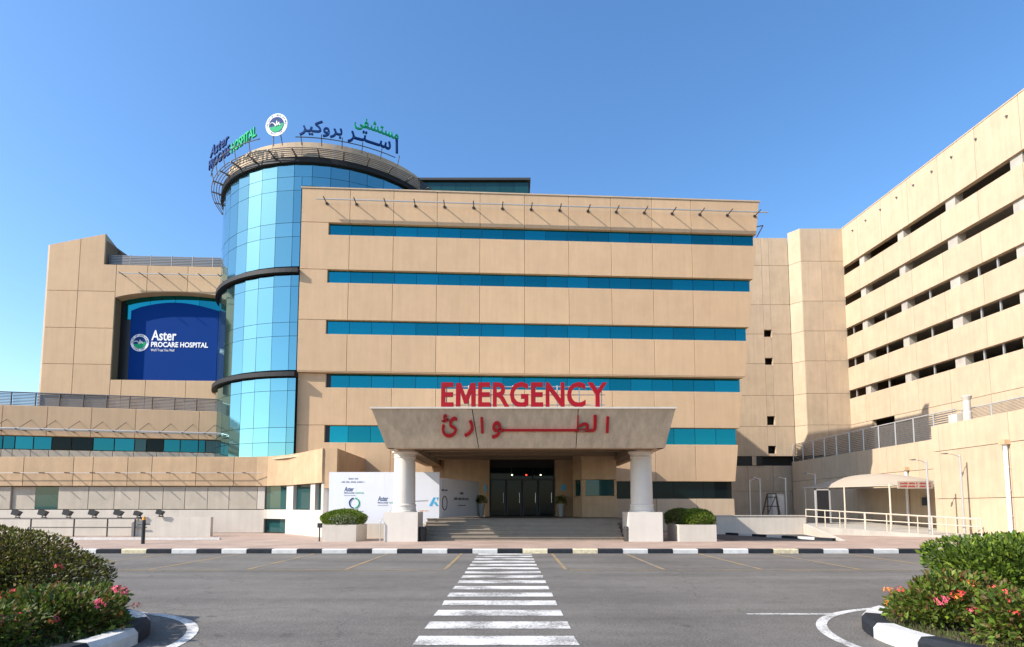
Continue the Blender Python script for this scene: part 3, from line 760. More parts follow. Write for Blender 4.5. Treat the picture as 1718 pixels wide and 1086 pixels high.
# ---- stair tower between block and garage
st = thing('stair_tower', 'blank beige stair tower with small square openings between block and garage', 'building', (26, 53, .15))
SF = Frame((18.5, 52.3), (1, 0)); S = lambda X: X - 18.5
SFr = Frame((26.75, 51.35), (1, 0))
SC = Frame((26.05, 52.3), (.7, -.95))
zj = [6.3, 9.05, 11.95, 14.95, 17.75, 20.56, 24.35, 27.05]
holes = [(23.55, 17.5, 18.15), (23.6, 14.85, 15.48), (23.55, 9.2, 10.0), (23.6, 6.55, 7.25)]
for k, (a, c) in enumerate(zip(zj, zj[1:])):
    for x0, x1 in ((18.5, 23.55), (24.25, 26.05)):
        panel(SF, rect(S(x0), S(x1), a, c), -.3, 0, 'beige_light', st)
    hs_ = sorted((h for h in holes if a - .3 < h[1] < c), key=lambda h: h[1]); z = a
    for h in hs_:
        if h[1] - z > .1: panel(SF, rect(S(23.55), S(24.25), z, h[1]), -.3, 0, 'beige_light', st)
        z = h[2]
    if c - z > .1: panel(SF, rect(S(23.55), S(24.25), z, c), -.3, 0, 'beige_light', st)
    zt = c + (.45 if k == 6 else 0)
    panel(SC, rect(0, 1, a, zt), -.1, 0, 'beige_light', st)
    for x0, x1 in ((0, 1.9), (1.9, 4.0)): panel(SFr, rect(x0, x1, a, zt), -.3, 0, 'beige_light', st)
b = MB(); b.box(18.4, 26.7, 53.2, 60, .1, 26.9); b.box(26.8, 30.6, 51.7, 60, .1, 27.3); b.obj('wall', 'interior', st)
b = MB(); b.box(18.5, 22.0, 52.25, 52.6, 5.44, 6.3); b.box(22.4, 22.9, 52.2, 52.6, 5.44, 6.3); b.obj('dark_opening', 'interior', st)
panel(SF, rect(S(22.0), S(22.5), 5.44, 6.3), -.3, .05, 'beige_light', st, 'pier')
for x0, x1 in ((18.5, 21.6), (21.6, 23.9), (23.9, 26.6)):
    panel(SF, rect(S(x0), S(x1), .15, 3.1), -.3, 0, 'beige_light', st); panel(SF, rect(S(x0), S(x1), 3.1, 5.44), -.3, 0, 'beige_light', st)
# ---- annex wall with louvred terrace screen
NF = Frame((25.5, 52.0), (0, -1)); NR = Frame((23.6, 32.0), (0, -1))
nx = thing('garage_annex', 'low pale annex wall under a louvred terrace screen, right', 'building', (27, 36, .15))
b = MB(); b.box(25.62, 32, 20, 52, .1, 5.5); b.box(23.75, 25.7, 14, 31.95, .1, 5.95); b.obj('wall', 'joint', nx)
for z0, z1 in ((.15, 3.95), (3.95, 5.75)):
    for a, c in zip((0, 5, 9.8, 13.2, 16.2), (5, 9.8, 13.2, 16.2, 20)): panel(NF, rect(a, c, z0, z1), -.12, 0, 'beige_light', nx)
for z0, z1 in ((.15, 2.1), (2.1, 4.72), (4.72, 6.17)):
    for a, c in zip((0, .55, 5.0, 9.5), (.55, 5.0, 9.5, 15)): panel(NR, rect(a, c, z0, z1), -.15, 0, 'beige_light', nx)
b = MB(); b.box(23.62, 25.4, 31.8, 31.98, .15, 6.15); b.obj('end_wall', 'beige_light', nx)
def screen(fr, u0, u1, z0, z1, bay, par, w):
    n = round((u1 - u0) / bay); bay = (u1 - u0) / n
    for i in range(n):
        a = u0 + i * bay; b = MB(); k = 11; dz = (z1 - z0) / k
        for j in range(k):
            za = z0 + j * dz
            b.prism([fr.p(a + .04, za, w), fr.p(a + bay - .04, za, w), fr.p(a + bay - .04, za + dz * .5, w - .1), fr.p(a + .04, za + dz * .5, w - .1)],
                    [fr.p(a + .04, za + dz * .22, w), fr.p(a + bay - .04, za + dz * .22, w), fr.p(a + bay - .04, za + dz * .72, w - .1), fr.p(a + .04, za + dz * .72, w - .1)])
        b.obj('louvre_panel', 'metal_grey', par)
        b = MB(); b.tube(fr.p(a, z0 - .05, w + .03), fr.p(a, z1 + .05, w + .03), .04, 6); b.obj('louvre_post', 'metal_light', par)
    b = MB(); b.tube(fr.p(u0, z1 + .03, w + .03), fr.p(u1, z1 + .03, w + .03), .04, 6); b.obj('top_rail', 'metal_light', par)
screen(NF, 0, 19.2, 5.8, 7.28, 1.75, nx, -.2)
screen(Frame((25.0, 31.6), (0, -1)), 0, 14, 6.2, 7.0, 1.9, nx, -.1)
b = MB(); b.lathe((24.6, 30.6), [(.2, 6.1), (.2, 6.75), (.17, 6.8), (.17, 7.4), (.26, 7.62), (.2, 7.66)], 16); b.obj('vent_stack', 'white_wall', nx, smooth=False)
b = MB(); b.box(24.25, 24.95, 30.9, 31.5, 6.1, 6.75); b.obj('vent_box', 'white_wall', nx)
for yy, xw, zt in ((27.1, 23.6, 4.62), (36.8, 25.5, 4.0)):
    b = MB(); b.tube((xw - .12, yy, .2), (xw - .12, yy, zt), .085, 10)
    for z in (1.2, 2.4, 3.5): b.tube((xw - .12, yy, z), (xw - .12, yy, z + .06), .1, 10)
    b.obj('downpipe', 'white_sign', nx)
    b = MB(); b.box(xw - .3, xw + .02, yy - .18, yy + .18, zt, zt + .22); b.obj('pipe_hopper', 'beige', nx)
b = MB(); b.box(23.5, 23.62, 28.7, 29.3, .2, .34); b.obj('vent_grille', 'plastic_black', nx)
b = MB(); b.box(25.36, 25.52, 35.0, 35.5, 1.75, 2.25); b.obj('vent_grille', 'plastic_black', nx)

# ================================================================== entrance canopy on two columns
cn = thing('entrance_canopy', 'flared travertine entrance canopy on two white round columns', 'canopy', (.5, 27, .15))
X0b, X1b, X0t, X1t = -5.28, 6.44, -5.79, 6.72
Yb, Yt, ZB, ZT = 23.95, 23.2, 4.13, 5.74
jf = [0, (-1.65 - X0t) / (X1t - X0t), (2.72 - X0t) / (X1t - X0t), 1]
def fas(s, z): # front fascia point
    k = (z - ZB) / (ZT - ZB)
    x0 = X0b + (X0t - X0b) * k; x1 = X1b + (X1t - X1b) * k
    return Vector((x0 + (x1 - x0) * s, Yb + (Yt - Yb) * k, z))
for a, c in zip(jf, jf[1:]):
    g = .0014; q = [fas(a + g, ZB), fas(c - g, ZB), fas(c - g, ZT - .07), fas(a + g, ZT - .07)]
    b = MB(); b.prism([p + Vector((0, .35, 0)) for p in q], q); b.obj('fascia_panel', 'travertine', cn)
for sx in (0, 1):
    q = [fas(sx, ZB), fas(sx, ZT - .07)]
    b = MB(); s_ = -1 if sx == 0 else 1
    pts = [q[0] + Vector((0, .02, 0)), Vector((q[0].x, 34.9, ZB)), Vector((q[1].x, 34.9, ZT - .07)), q[1] + Vector((0, .02, 0))]
    b.prism([p + Vector((-.3 * s_, 0, 0)) for p in pts], [p + Vector((.0 * s_, 0, 0)) for p in pts]); b.obj('fascia_panel', 'travertine', cn)
b = MB(); b.prism([(X0t - .03, Yt - .03, ZT - .07), (X1t + .03, Yt - .03, ZT - .07), (X1t + .03, 34.9, ZT - .07), (X0t - .03, 34.9, ZT - .07)],
                  [(X0t - .03, Yt - .03, ZT), (X1t + .03, Yt - .03, ZT), (X1t + .03, 34.9, ZT), (X0t - .03, 34.9, ZT)]); b.obj('coping', 'white_wall', cn)
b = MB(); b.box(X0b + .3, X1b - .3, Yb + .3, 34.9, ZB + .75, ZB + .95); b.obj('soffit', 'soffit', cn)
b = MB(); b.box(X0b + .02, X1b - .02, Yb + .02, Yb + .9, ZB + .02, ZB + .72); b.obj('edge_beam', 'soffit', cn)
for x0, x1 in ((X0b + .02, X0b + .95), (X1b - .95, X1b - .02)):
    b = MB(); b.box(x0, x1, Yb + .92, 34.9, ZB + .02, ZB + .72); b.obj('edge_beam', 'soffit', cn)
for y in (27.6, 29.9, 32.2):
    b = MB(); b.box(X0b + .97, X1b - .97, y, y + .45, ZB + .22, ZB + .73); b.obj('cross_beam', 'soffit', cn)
for cx in (-4.85, 5.84):
    b = MB(); ch = .02
    b.prism([(cx - .735, 25.1, .15), (cx + .735, 25.1, .15), (cx + .735, 26.57, .15), (cx - .735, 26.57, .15)], [(cx - .735, 25.1, 1.43), (cx + .735, 25.1, 1.43), (cx + .735, 26.57, 1.43), (cx - .735, 26.57, 1.43)])
    b.obj('column_plinth', 'column_white', cn)
    b = MB(); b.lathe((cx, 25.84), [(.56, 1.43), (.56, 1.48), (.53, 1.5), (.51, 1.68), (.53, 1.7), (.53, 1.76), (.49, 1.79), (.485, 2.6), (.465, 3.7), (.46, 3.84), (.49, 3.86), (.49, 3.91), (.465, 3.93), (.48, 4.02), (.54, 4.08), (.57, 4.09), (.57, 4.15)], 40)
    b.obj('column', 'column_white', cn, smooth=False)
    for p in cn.children[-1].data.polygons: p.use_smooth = abs(p.normal.z) < .6
# ---- red sign letters on top and arabic on the fascia
es = thing('emergency_sign', 'large red EMERGENCY letters standing on top of the canopy', 'sign', (.5, 23.6, ZT))
letters('EMERGENCY', lambda x, y, z: (-2.95 + x, 23.6 - z, ZT + .10 + y), 1.42, 'red_sign', es, .09, .028, .09, fit=6.92)
for z in (5.92, 6.35, 6.7):
    b = MB(); b.tube((-2.9, 23.76, z), (3.9, 23.76, z), .02, 6); b.obj('sign_rail', 'metal_light', es)
for i in range(8):
    x = -2.75 + i * .93; b = MB(); b.tube((x, 23.76, ZT - .01), (x, 23.76, 6.75), .025, 6); b.obj('sign_post', 'metal_light', es)
ea = thing('arabic_emergency_sign', 'red arabic lettering fixed across the front of the canopy fascia', 'sign', (.5, 24.6, 4.8))
def onf(u0, z0):
    def f(x, y, z):
        zz = z0 + y; k = (zz - ZB) / (ZT - ZB)
        return (u0 + x, Yb + (Yt - Yb) * k - .06 - z, zz)
    return f
word('\ufe89', onf(-2.919, 4.837), 1.196, 'red_flat', ea, .04, .02, fit=0.670)
word('\ufead', onf(-1.991, 4.837), 1.101, 'red_flat', ea, .04, .02, fit=0.402)
word('\ufe8d', onf(-1.302, 4.722), 0.842, 'red_flat', ea, .04, .02)
word('\ufeee', onf(-0.842, 4.779), 1.148, 'red_flat', ea, .04, .02, fit=0.526)
word('\ufec4', onf(2.603, 4.779), 0.909, 'red_flat', ea, .04, .02, fit=0.689)
word('\ufedf', onf(3.254, 4.779), 0.880, 'red_flat', ea, .04, .02, fit=0.249)
word('\ufe8d', onf(3.885, 4.741), 0.842, 'red_flat', ea, .04, .02)
b = MB(); P0 = onf(-.383, 4.78); q = [P0(0, 0, .0), P0(3.16, 0, .0), P0(3.16, .096, .0), P0(0, .096, .0)]
b.prism([Vector(p) + Vector((0, .04, 0)) for p in q], [Vector(p) - Vector((0, .04, 0)) for p in q]); b.obj('lettering', 'red_flat', ea)
# ---- steps and landing
sp = thing('entrance_steps', 'broad stone steps leading up to the entrance landing under the canopy', 'steps', (.5, 26, .15))
for i in range(6):
    z1 = .15 + .16 * (i + 1); y0 = 25.85 + .32 * i
    b = MB(); yb = y0 + .34 if i < 5 else 35.4
    b.prism([(-4.05, y0 + .03, .12), (5.0 + .6 * (i == 5), y0 + .03, .12), (5.0 + .6 * (i == 5), yb, .12), (-4.05, yb, .12)],
            [(-4.05, y0 + .03, z1 - .035), (5.0 + .6 * (i == 5), y0 + .03, z1 - .035), (5.0 + .6 * (i == 5), yb, z1 - .035), (-4.05, yb, z1 - .035)])
    b.obj('riser', 'step_stone_shaded', sp)
    b = MB(); b.box(-4.08, 5.03 + .6 * (i == 5), y0 - .01, yb, z1 - .034, z1); b.obj('tread', 'landing_stone_shaded' if i == 5 else 'step_stone_shaded', sp)
# ---- vestibule with dark glass doors
en = thing('entrance_vestibule', 'dark glazed entrance doors in a beige surround under the canopy', 'entrance', (.6, 34, 1.11))
b = MB(); b.box(-4.0, -1.32, 33.6, 35.2, 1.11, 4.95); b.obj('surround', 'beige_warm', en)  # darker beige on both surrounds, shade of the recess put into the colour
b = MB(); b.box(2.52, 3.9, 33.2, 35.2, 1.11, 4.95); b.obj('surround', 'beige_warm', en)
b = MB(); b.box(-1.3, 2.5, 34.06, 34.2, 1.11, 4.95); b.obj('backing', 'interior', en)
DFm = Frame((-1.3, 34.0), (1, 0))
for a, c in ((0, .95), (.95, 1.9), (1.9, 2.85), (2.85, 3.8)):
    d = pane(DFm, a + .03, c - .03, 1.15, 3.25, 0, 'glass_dark', en, 'door_leaf')
    b = MB()
    for u in (a + .03, c - .09): b.prism([DFm.p(u, 1.13, 0), DFm.p(u + .06, 1.13, 0), DFm.p(u + .06, 3.3, 0), DFm.p(u, 3.3, 0)], [DFm.p(u, 1.13, .05), DFm.p(u + .06, 1.13, .05), DFm.p(u + .06, 3.3, .05), DFm.p(u, 3.3, .05)])
    b.obj('door_frame', 'frame_dark', d)
    b = MB(); b.tube(DFm.p(c - .16, 1.9, .08), DFm.p(c - .16, 2.5, .08), .018, 6); b.obj('handle', 'steel', d)
for a, c in ((0, 1.27), (1.27, 2.53), (2.53, 3.8)): pane(DFm, a + .02, c - .02, 3.32, 4.0, 0, 'glass_dark', en, 'transom_pane')
b = MB(); b.box(-1.3, 2.5, 33.92, 34.05, 3.25, 3.32); b.obj('transom', 'frame_dark', en)
for x in (.0, .85, 1.7): b = MB(); b.tube((x, 33.9, 3.55), (x, 33.94, 3.55), .04, 8); b.obj('sensor_light', 'lamp_red' if x == .85 else 'lamp_warm', en)
b = MB(); b.box(2.85, 3.1, 33.16, 33.2, 2.6, 2.95); b.obj('notice', 'cyan', en)
b = MB(); b.box(-1.62, -1.5, 33.56, 33.6, 2.55, 2.95); b.obj('notice', 'cyan', en)
bo = thing('reception_booth', 'warm beige reception booth with a wide dark window right of the doors', 'booth', (4.6, 31, 1.11))
BF = Frame((3.72, 30.5), (1, 0)); BL = Frame((3.35, 31.6), (.37, -1.1))
for fr, u1, x0, x1 in ((BF, 1.86, .2, 1.72), (BL, 1, .15, .85)):
    panel(fr, rect(0, u1, 1.11, 2.25), -.2, 0, 'beige_warm', bo, gap=.004); panel(fr, rect(0, u1, 3.11, 4.9), -.2, 0, 'beige_warm', bo, gap=.004)  # booth takes the same darker beige, recess shade included in the tone
    panel(fr, rect(0, x0, 2.25, 3.11), -.2, 0, 'beige_warm', bo, gap=.004); panel(fr, rect(x1, u1, 2.25, 3.11), -.2, 0, 'beige_warm', bo, gap=.004)
    pane(fr, x0, x1, 2.25, 3.11, -.1, 'glass_green', bo)
b = MB(); b.box(3.9, 5.5, 30.75, 35, 1.12, 4.85); b.obj('wall', 'beige', bo)

# ================================================================== hoarding with print
ho = thing('printed_hoarding', 'white printed hoarding left of the entrance steps', 'hoarding', (-6.2, 28, .15))
HF = Frame((-8.95, 28.0), (1, 0)); Hh = lambda X: X + 8.95
for a, c in ((-8.95, -7.6), (-7.6, -6.25), (-6.25, -4.9), (-4.9, -3.55)):
    panel(HF, rect(Hh(a), Hh(c), .85, 3.36), -.08, 0, 'banner_white', ho, 'board', gap=.001, ch=.003)
b = MB(); b.box(-9.0, -3.52, 27.98, 28.12, .12, .85); b.obj('base', 'white_wall', ho)
b = MB(); b.prism([(-9.2, 28.9, .15), (-8.95, 28.02, .15), (-8.9, 28.05, .15), (-9.15, 28.95, .15)], [(-9.2, 28.9, 3.2), (-8.95, 28.02, 3.36), (-8.9, 28.05, 3.36), (-9.15, 28.95, 3.2)]); b.obj('board', 'banner_white', ho)
h2 = Frame((-3.5, 28.1), (1.64, 4.9)); 
hh = lambda x0, z0: (lambda x, y, z: HF.p(Hh(x0) + x, z0 + y, .004 + z))
print_line(hh(-8.0, 3.0), .5, .09, 'text_grey', ho); print_line(hh(-8.35, 2.84), 1.15, .085, 'text_grey', ho)
word('Aster', hh(-8.2, 2.42), .32, 'navy', ho, .002, .004, shear=.2, fit=.46); word('PROCARE', hh(-8.2, 2.3), .11, 'navy', ho, .002, fit=.5); word('HOSPITAL', hh(-7.65, 2.3), .11, 'green_sign', ho, .002, fit=.42)
word('Aster', hh(-6.55, 1.95), .34, 'navy', ho, .002, .004, shear=.2, fit=.5); word('PROCARE', hh(-6.55, 1.82), .12, 'navy', ho, .002, fit=.5); word('HOSPITAL', hh(-5.98, 1.82), .12, 'green_sign', ho, .002, fit=.48)
b = MB()
for q in ([(-4.05, 1.7), (-3.9, 1.7), (-3.72, 2.12), (-3.84, 2.12)], [(-3.70, 2.12), (-3.58, 2.12), (-3.63, 1.95)], [(-3.82, 1.86), (-3.72, 1.92), (-3.58, 1.70), (-3.70, 1.70)]):
    b.prism([HF.p(Hh(x), z, .003) for x, z in q], [HF.p(Hh(x), z, .007) for x, z in q])
b.obj('printed_mark', 'cyan', ho); print_line(hh(-4.5, 1.45), .45, .05, 'orange_paint', ho); print_line(hh(-8.0, 1.42), .75, .05, 'text_grey', ho)
print_line(hh(-8.2, 2.2), .55, .035, 'text_grey', ho); print_line(hh(-6.55, 1.72), .5, .035, 'text_grey', ho); print_line(hh(-7.95, 1.52), .45, .035, 'text_grey', ho)
for a0, a1, m in ((100, 260, 'navy'), (-80, 80, 'green_sign')):
    b = MB(); b.path([HF.p(Hh(-7.7) + .24 * math.cos(R(a0 + (a1 - a0) * i / 14)), 1.85 + .24 * math.sin(R(a0 + (a1 - a0) * i / 14)), .006) for i in range(15)], .03, 5); b.obj('printed_ring', m, ho)
hi = thing('inner_hoarding', 'printed hoarding set back in the shade beside the glass doors', 'hoarding', (-2.6, 31, 1.11))
panel(h2, rect(0, 1, 1.12, 3.1), -.08, 0, 'banner_white', hi, 'board')
h2w = lambda x0, z0: (lambda x, y, z: h2.p((x0 + x) / h2.u.length, z0 + y, .004 + z))
print_line(h2w(2.35, 2.32), .4, .16, 'text_dark', hi); print_line(h2w(1.6, 2.02), 2.0, .16, 'text_dark', hi); print_line(h2w(2.1, 1.72), 1.0, .05, 'text_dark', hi); print_line(h2w(.1, 2.45), .7, .1, 'text_dark', hi)
b = MB(); b.path([h2.p((.45 + .28 * math.cos(R(12 * i))) / h2.u.length, 1.85 + .34 * math.sin(R(12 * i)), .01) for i in range(31)], .025, 5); b.obj('printed_ring', 'text_dark', hi)
# ================================================================== plants
def leaf_cloud(name, parent, pts, size, cols, aspect=.5, up=.35, smooth_n=None):
    """many small folded leaves; pts = [(position, outward dir)]"""
    V = []; F = []; C = []
    for p, d in pts:
        d = (Vector(d) + Vector((random.gauss(0, .6), random.gauss(0, .6), random.gauss(0, .6) + up))).normalized()
        sd_ = d.cross(Vector((random.gauss(0, 1), random.gauss(0, 1), random.gauss(0, 1)))).normalized(); nn = d.cross(sd_)
        s = size * random.uniform(.6, 1.25); wdt = s * aspect * .5
        k = len(V); p = Vector(p)
        V += [p, p + d * s * .5 + sd_ * wdt + nn * s * .08, p + d * s, p + d * s * .5 - sd_ * wdt + nn * s * .08]
        F += [(k, k + 1, k + 2), (k, k + 2, k + 3)]
        c = random.choice(cols); f = random.uniform(.7, 1.3); C += [(c[0] * f, c[1] * f, c[2] * f)] * 4
    o = mesh(name, V, F, 'leaf', parent, cols=C); o['kind'] = 'stuff'; return o
def blob_pts(c, r, n, shell=.55, lump=.10, zmin=None, e=2.6):
    ph = [random.uniform(0, 6) for _ in range(6)]; out = []
    while len(out) < n:
        d = Vector((random.gauss(0, 1), random.gauss(0, 1), random.gauss(0, 1))).normalized()
        if d.z < -.55: continue
        l = 1 + lump * (math.sin(d.x * 5 + ph[0]) + math.sin(d.y * 5 + ph[1]) + math.sin(d.z * 6 + ph[2]) + .7 * math.sin(d.x * 11 + ph[3]) * math.sin(d.y * 11 + ph[4]))
        t = 1 - (random.random() ** 2) * shell
        k = (abs(d.x) ** e + abs(d.y) ** e + abs(d.z) ** e) ** (-1 / e)      # squarish dome like a clipped shrub
        p = Vector((d.x * r[0], d.y * r[1], d.z * r[2])) * (k * l * t) + Vector(c)
        if zmin is not None and p.z < zmin: continue
        out.append((p, d))
    return out
def stems(parent, c, r, n, z0, rad=.008, m='bark'):
    b = MB()
    for _ in range(n):
        a = random.uniform(0, 6.28); q = random.uniform(.2, .85)
        p0 = Vector((c[0] + .25 * r[0] * math.cos(a) * q, c[1] + .25 * r[1] * math.sin(a) * q, z0))
        p1 = Vector((c[0] + r[0] * math.cos(a) * q * .7, c[1] + r[1] * math.sin(a) * q * .7, c[2] + r[2] * random.uniform(-.1, .5)))
        p2 = Vector((c[0] + r[0] * math.cos(a + random.uniform(-.2, .2)) * q, c[1] + r[1] * math.sin(a) * q, c[2] + r[2] * random.uniform(.3, .95)))
        b.tube(p0, p1, rad, 5, rad * .7); b.tube(p1, p2, rad * .7, 5, rad * .3)
    b.obj('stem', m, parent)
GREEN = [(.15, .21, .02), (.11, .18, .018), (.19, .25, .03), (.08, .13, .015)]
OLIVE = [(.15, .15, .025), (.10, .11, .02), (.19, .19, .03), (.08, .065, .02), (.12, .085, .03)]
DEEP = [(.075, .12, .015), (.05, .085, .012), (.11, .16, .02), (.16, .19, .03), (.085, .10, .018), (.15, .10, .03)]
def flower(parent, p, r, m):
    """rounded head of many four-petalled florets on a thin stalk sunk into the leaves"""
    b = MB()
    for _ in range(16):
        d = Vector((random.gauss(0, 1), random.gauss(0, 1), random.gauss(0, 1) + .35)).normalized()
        q = Vector(p) + Vector((d.x * r, d.y * r, d.z * r * .75)) * random.uniform(.6, 1.1); s = r * random.uniform(.24, .4)
        t = d.orthogonal().normalized(); u_ = d.cross(t); ang = random.uniform(0, 3)
        t, u_ = t * math.cos(ang) + u_ * math.sin(ang), u_ * math.cos(ang) - t * math.sin(ang)
        for g in (t, u_, -t, -u_):
            h = d.cross(g); b.add([q, q + g * s * .6 + h * s * .32 + d * s * .1, q + g * s + d * s * .2, q + g * s * .6 - h * s * .32 + d * s * .1], [(0, 1, 2), (0, 2, 3)])
    b.obj('flower_cluster', m, parent)['kind'] = 'stuff'
def shrub(name, label, cat, c, r, n, size, cols, zb, group=None, flowers=0, aspect=.5, shell=.55, lump=.10, nstem=30, e=2.6, fcol=('flower_red', 'flower_orange', 'flower_pink')):
    t = thing(name, label, cat, (c[0], c[1], zb), group)
    leaf_cloud('foliage', t, blob_pts(c, r, n, shell, lump, zmin=zb + .02, e=e), size, cols, aspect)
    stems(t, c, r, nstem, zb)
    k = 0
    while k < flowers:
        d = Vector((random.gauss(0, 1), random.gauss(0, 1) - .5, abs(random.gauss(0, .8)))).normalized()
        q = (abs(d.x) ** 2.6 + abs(d.y) ** 2.6 + abs(d.z) ** 2.6) ** (-1 / 2.6)
        p = Vector((c[0] + d.x * r[0] * q * 1.02, c[1] + d.y * r[1] * q * 1.02, c[2] + d.z * r[2] * q * 1.04))
        flower(t, p, random.uniform(.045, .085), random.choice(fcol)); k += 1
    return t
# ---- planters by the columns
for x0, x1, side in ((-8.28, -6.8, 'left'), (7.29, 8.92, 'right')):
    pl = thing('planter', 'white box planter with a clipped bush ' + ('left of the left column' if side == 'left' else 'right of the right column'), 'planter', ((x0 + x1) / 2, 26, .15), 'planters beside the canopy columns')
    b = MB(); y0, y1 = 25.12, 27.0; t_ = .12
    for a in ((x0, x1, y0, y0 + t_), (x0, x1, y1 - t_, y1), (x0, x0 + t_, y0 + t_, y1 - t_), (x1 - t_, x1, y0 + t_, y1 - t_)): b.box(*a, .15, .88)
    b.obj('box', 'white_wall', pl)
    b = MB(); b.box(x0 + t_, x1 - t_, y0 + t_, y1 - t_, .6, .8); b.obj('soil', 'soil', pl)
    if side == 'left':
        shrub('clipped_bush', 'round clipped green bush in the left planter', 'bush', (-7.6, 26.0, 1.12), (.94, .88, .40), 9000, .075, GREEN, .8, shell=.3, lump=.035)
    else:
        shrub('clipped_bush', 'darker clipped bush at the back left of the right planter', 'bush', (7.72, 26.5, 1.14), (.62, .6, .42), 5000, .075, DEEP, .8, shell=.3, lump=.035)
        shrub('clipped_bush', 'bright clipped bush in front in the right planter', 'bush', (8.35, 25.85, 1.12), (.68, .66, .40), 7000, .075, GREEN, .8, shell=.3, lump=.035)
# ---- traffic islands with striped kerb, grass, hedge and flowering shrubs
def island(side, cx, cy, r, name, lab):
    s = -1 if side == 'left' else 1
    isl = bpy.data.objects.new(name, None); col.objects.link(isl); struct(isl)
    out = [(cx + s * 14, cy + r)]
    n = 48
    out += [(cx - s * r * math.sin(math.pi * i / n), cy + r * math.cos(math.pi * i / n)) for i in range(n + 1)] + [(cx + s * 14, cy - r)]
    # walk the outline and cut it into kerb stones of 0.85 m
    def walk(d):
        pts = [Vector(p) for p in out]; acc = 0; res = [pts[0]]
        return pts
    segs = [Vector(p) for p in out]; L_ = [0]
    for a, c in zip(segs, segs[1:]): L_.append(L_[-1] + (c - a).length)
    def at(d):
        for i in range(len(segs) - 1):
            if d <= L_[i + 1] or i == len(segs) - 2:
                k = (d - L_[i]) / (L_[i + 1] - L_[i]); return segs[i].lerp(segs[i + 1], min(1, max(0, k)))
    def inward(d):
        e = (at(min(d + .02, L_[-1])) - at(max(d - .02, 0))).normalized()
        q = Vector((e.y, -e.x)); c = Vector((cx + s * 1.0, cy)); return q if q.dot(c - at(d)) > 0 else -q
    m_ = round(L_[-1] / .8); st_ = L_[-1] / m_
    for i in range(m_):
        d0, d1 = i * st_ + .004, (i + 1) * st_ - .004; V = []; F = []; k = 5
        for j in range(k):
            d = d0 + (d1 - d0) * j / (k - 1); p = at(d); q = inward(d)
            for off, z in ((0, -.05), (.0, .13), (.05, .19), (.24, .19), (.26, -.05)): V.append((p.x + q.x * off, p.y + q.y * off, z))
        for j in range(k - 1): F += [(5 * j + a, 5 * j + (a + 1) % 5, 5 * j + 5 + (a + 1) % 5, 5 * j + 5 + a) for a in range(5)]
        F += [(4, 3, 2, 1, 0), tuple(range(5 * k - 5, 5 * k))]
        mesh('kerb_stone', V, F, 'kerb_white' if i % 2 else 'kerb_black', isl)
    inner = [at(d) + inward(d) * .24 for d in [L_[-1] * i / 240 for i in range(241)]]
    mesh('soil', [(p.x, p.y, .12) for p in inner], [tuple(range(241))], 'soil', isl)
    rnd = []
    for _ in range(9000):
        d = random.uniform(0, L_[-1]); p = at(d) + inward(d) * (.27 + .55 * random.random() ** 1.3)
        rnd.append(((p.x, p.y, .12), (random.gauss(0, .3), random.gauss(0, .3), 1)))
    g = leaf_cloud('grass', None, rnd, .075, [(.07, .11, .02), (.10, .13, .03), (.05, .085, .015), (.16, .13, .06)], .16, 1.2)
    g['label'] = 'short lawn edging inside the ' + lab + ' island kerb'; g['category'] = 'grass'
    o2 = [(p + (-inward(d)) * .42) for d, p in [(L_[-1] * i / 240, at(L_[-1] * i / 240)) for i in range(241)]]
    o3 = [(p + (-inward(d)) * .56) for d, p in [(L_[-1] * i / 240, at(L_[-1] * i / 240)) for i in range(241)]]
    V = [(p.x, p.y, .0055) for p in o2 + o3]
    mesh('island_line', V, [(i, i + 1, 242 + i, 241 + i) for i in range(240)], 'line_white', road)
island('left', -6.5, 6.7, 2.0, 'traffic_island_left', 'left')
island('right', 6.62, 7.0, 2.08, 'traffic_island_right', 'right')
shrub('hedge_bush', 'big twiggy olive-brown rounded bush on the left island', 'bush', (-7.85, 8.0, .68), (1.95, .75, .68), 44000, .058, OLIVE, .12, shell=.9, lump=.06, nstem=220, flowers=3)
for c, r, lab, k in (((-5.55, 7.1, .34), (.8, .6, .32), 'low red and orange flowering shrub nearest the left island tip', 22),
                     ((-6.3, 6.1, .34), (.95, .5, .30), 'low flowering shrub in front of the twiggy bush on the left', 18),
                     ((-7.6, 6.6, .36), (.8, .5, .32), 'low flowering shrub at the left edge of the photo', 11)):
    shrub('flowering_shrub', lab, 'shrub', c, r, 6500, .075, DEEP, .12, 'flowering shrubs on the islands', k, .55, .7, .12, 25)
shrub('hedge_bush', 'dense bright green hedge on the right island', 'bush', (7.75, 7.95, .64), (1.75, .7, .56), 26000, .085, GREEN + DEEP[:2], .12, shell=.6, lump=.05, nstem=80, flowers=6, e=5)
for c, r, lab, k in (((5.8, 7.5, .36), (.85, .6, .34), 'low pink and orange flowering shrub at the right island tip', 24),
                     ((6.2, 6.45, .34), (.85, .5, .30), 'low flowering shrub in front of the bright hedge on the right', 22),
                     ((7.2, 6.6, .40), (.8, .5, .36), 'low flowering shrub at the right edge of the photo', 18)):
    shrub('flowering_shrub', lab, 'shrub', c, r, 6500, .08, DEEP + GREEN[:2] + [(.16, .09, .03)], .12, 'flowering shrubs on the islands', k, .55, .7, .12, 25)

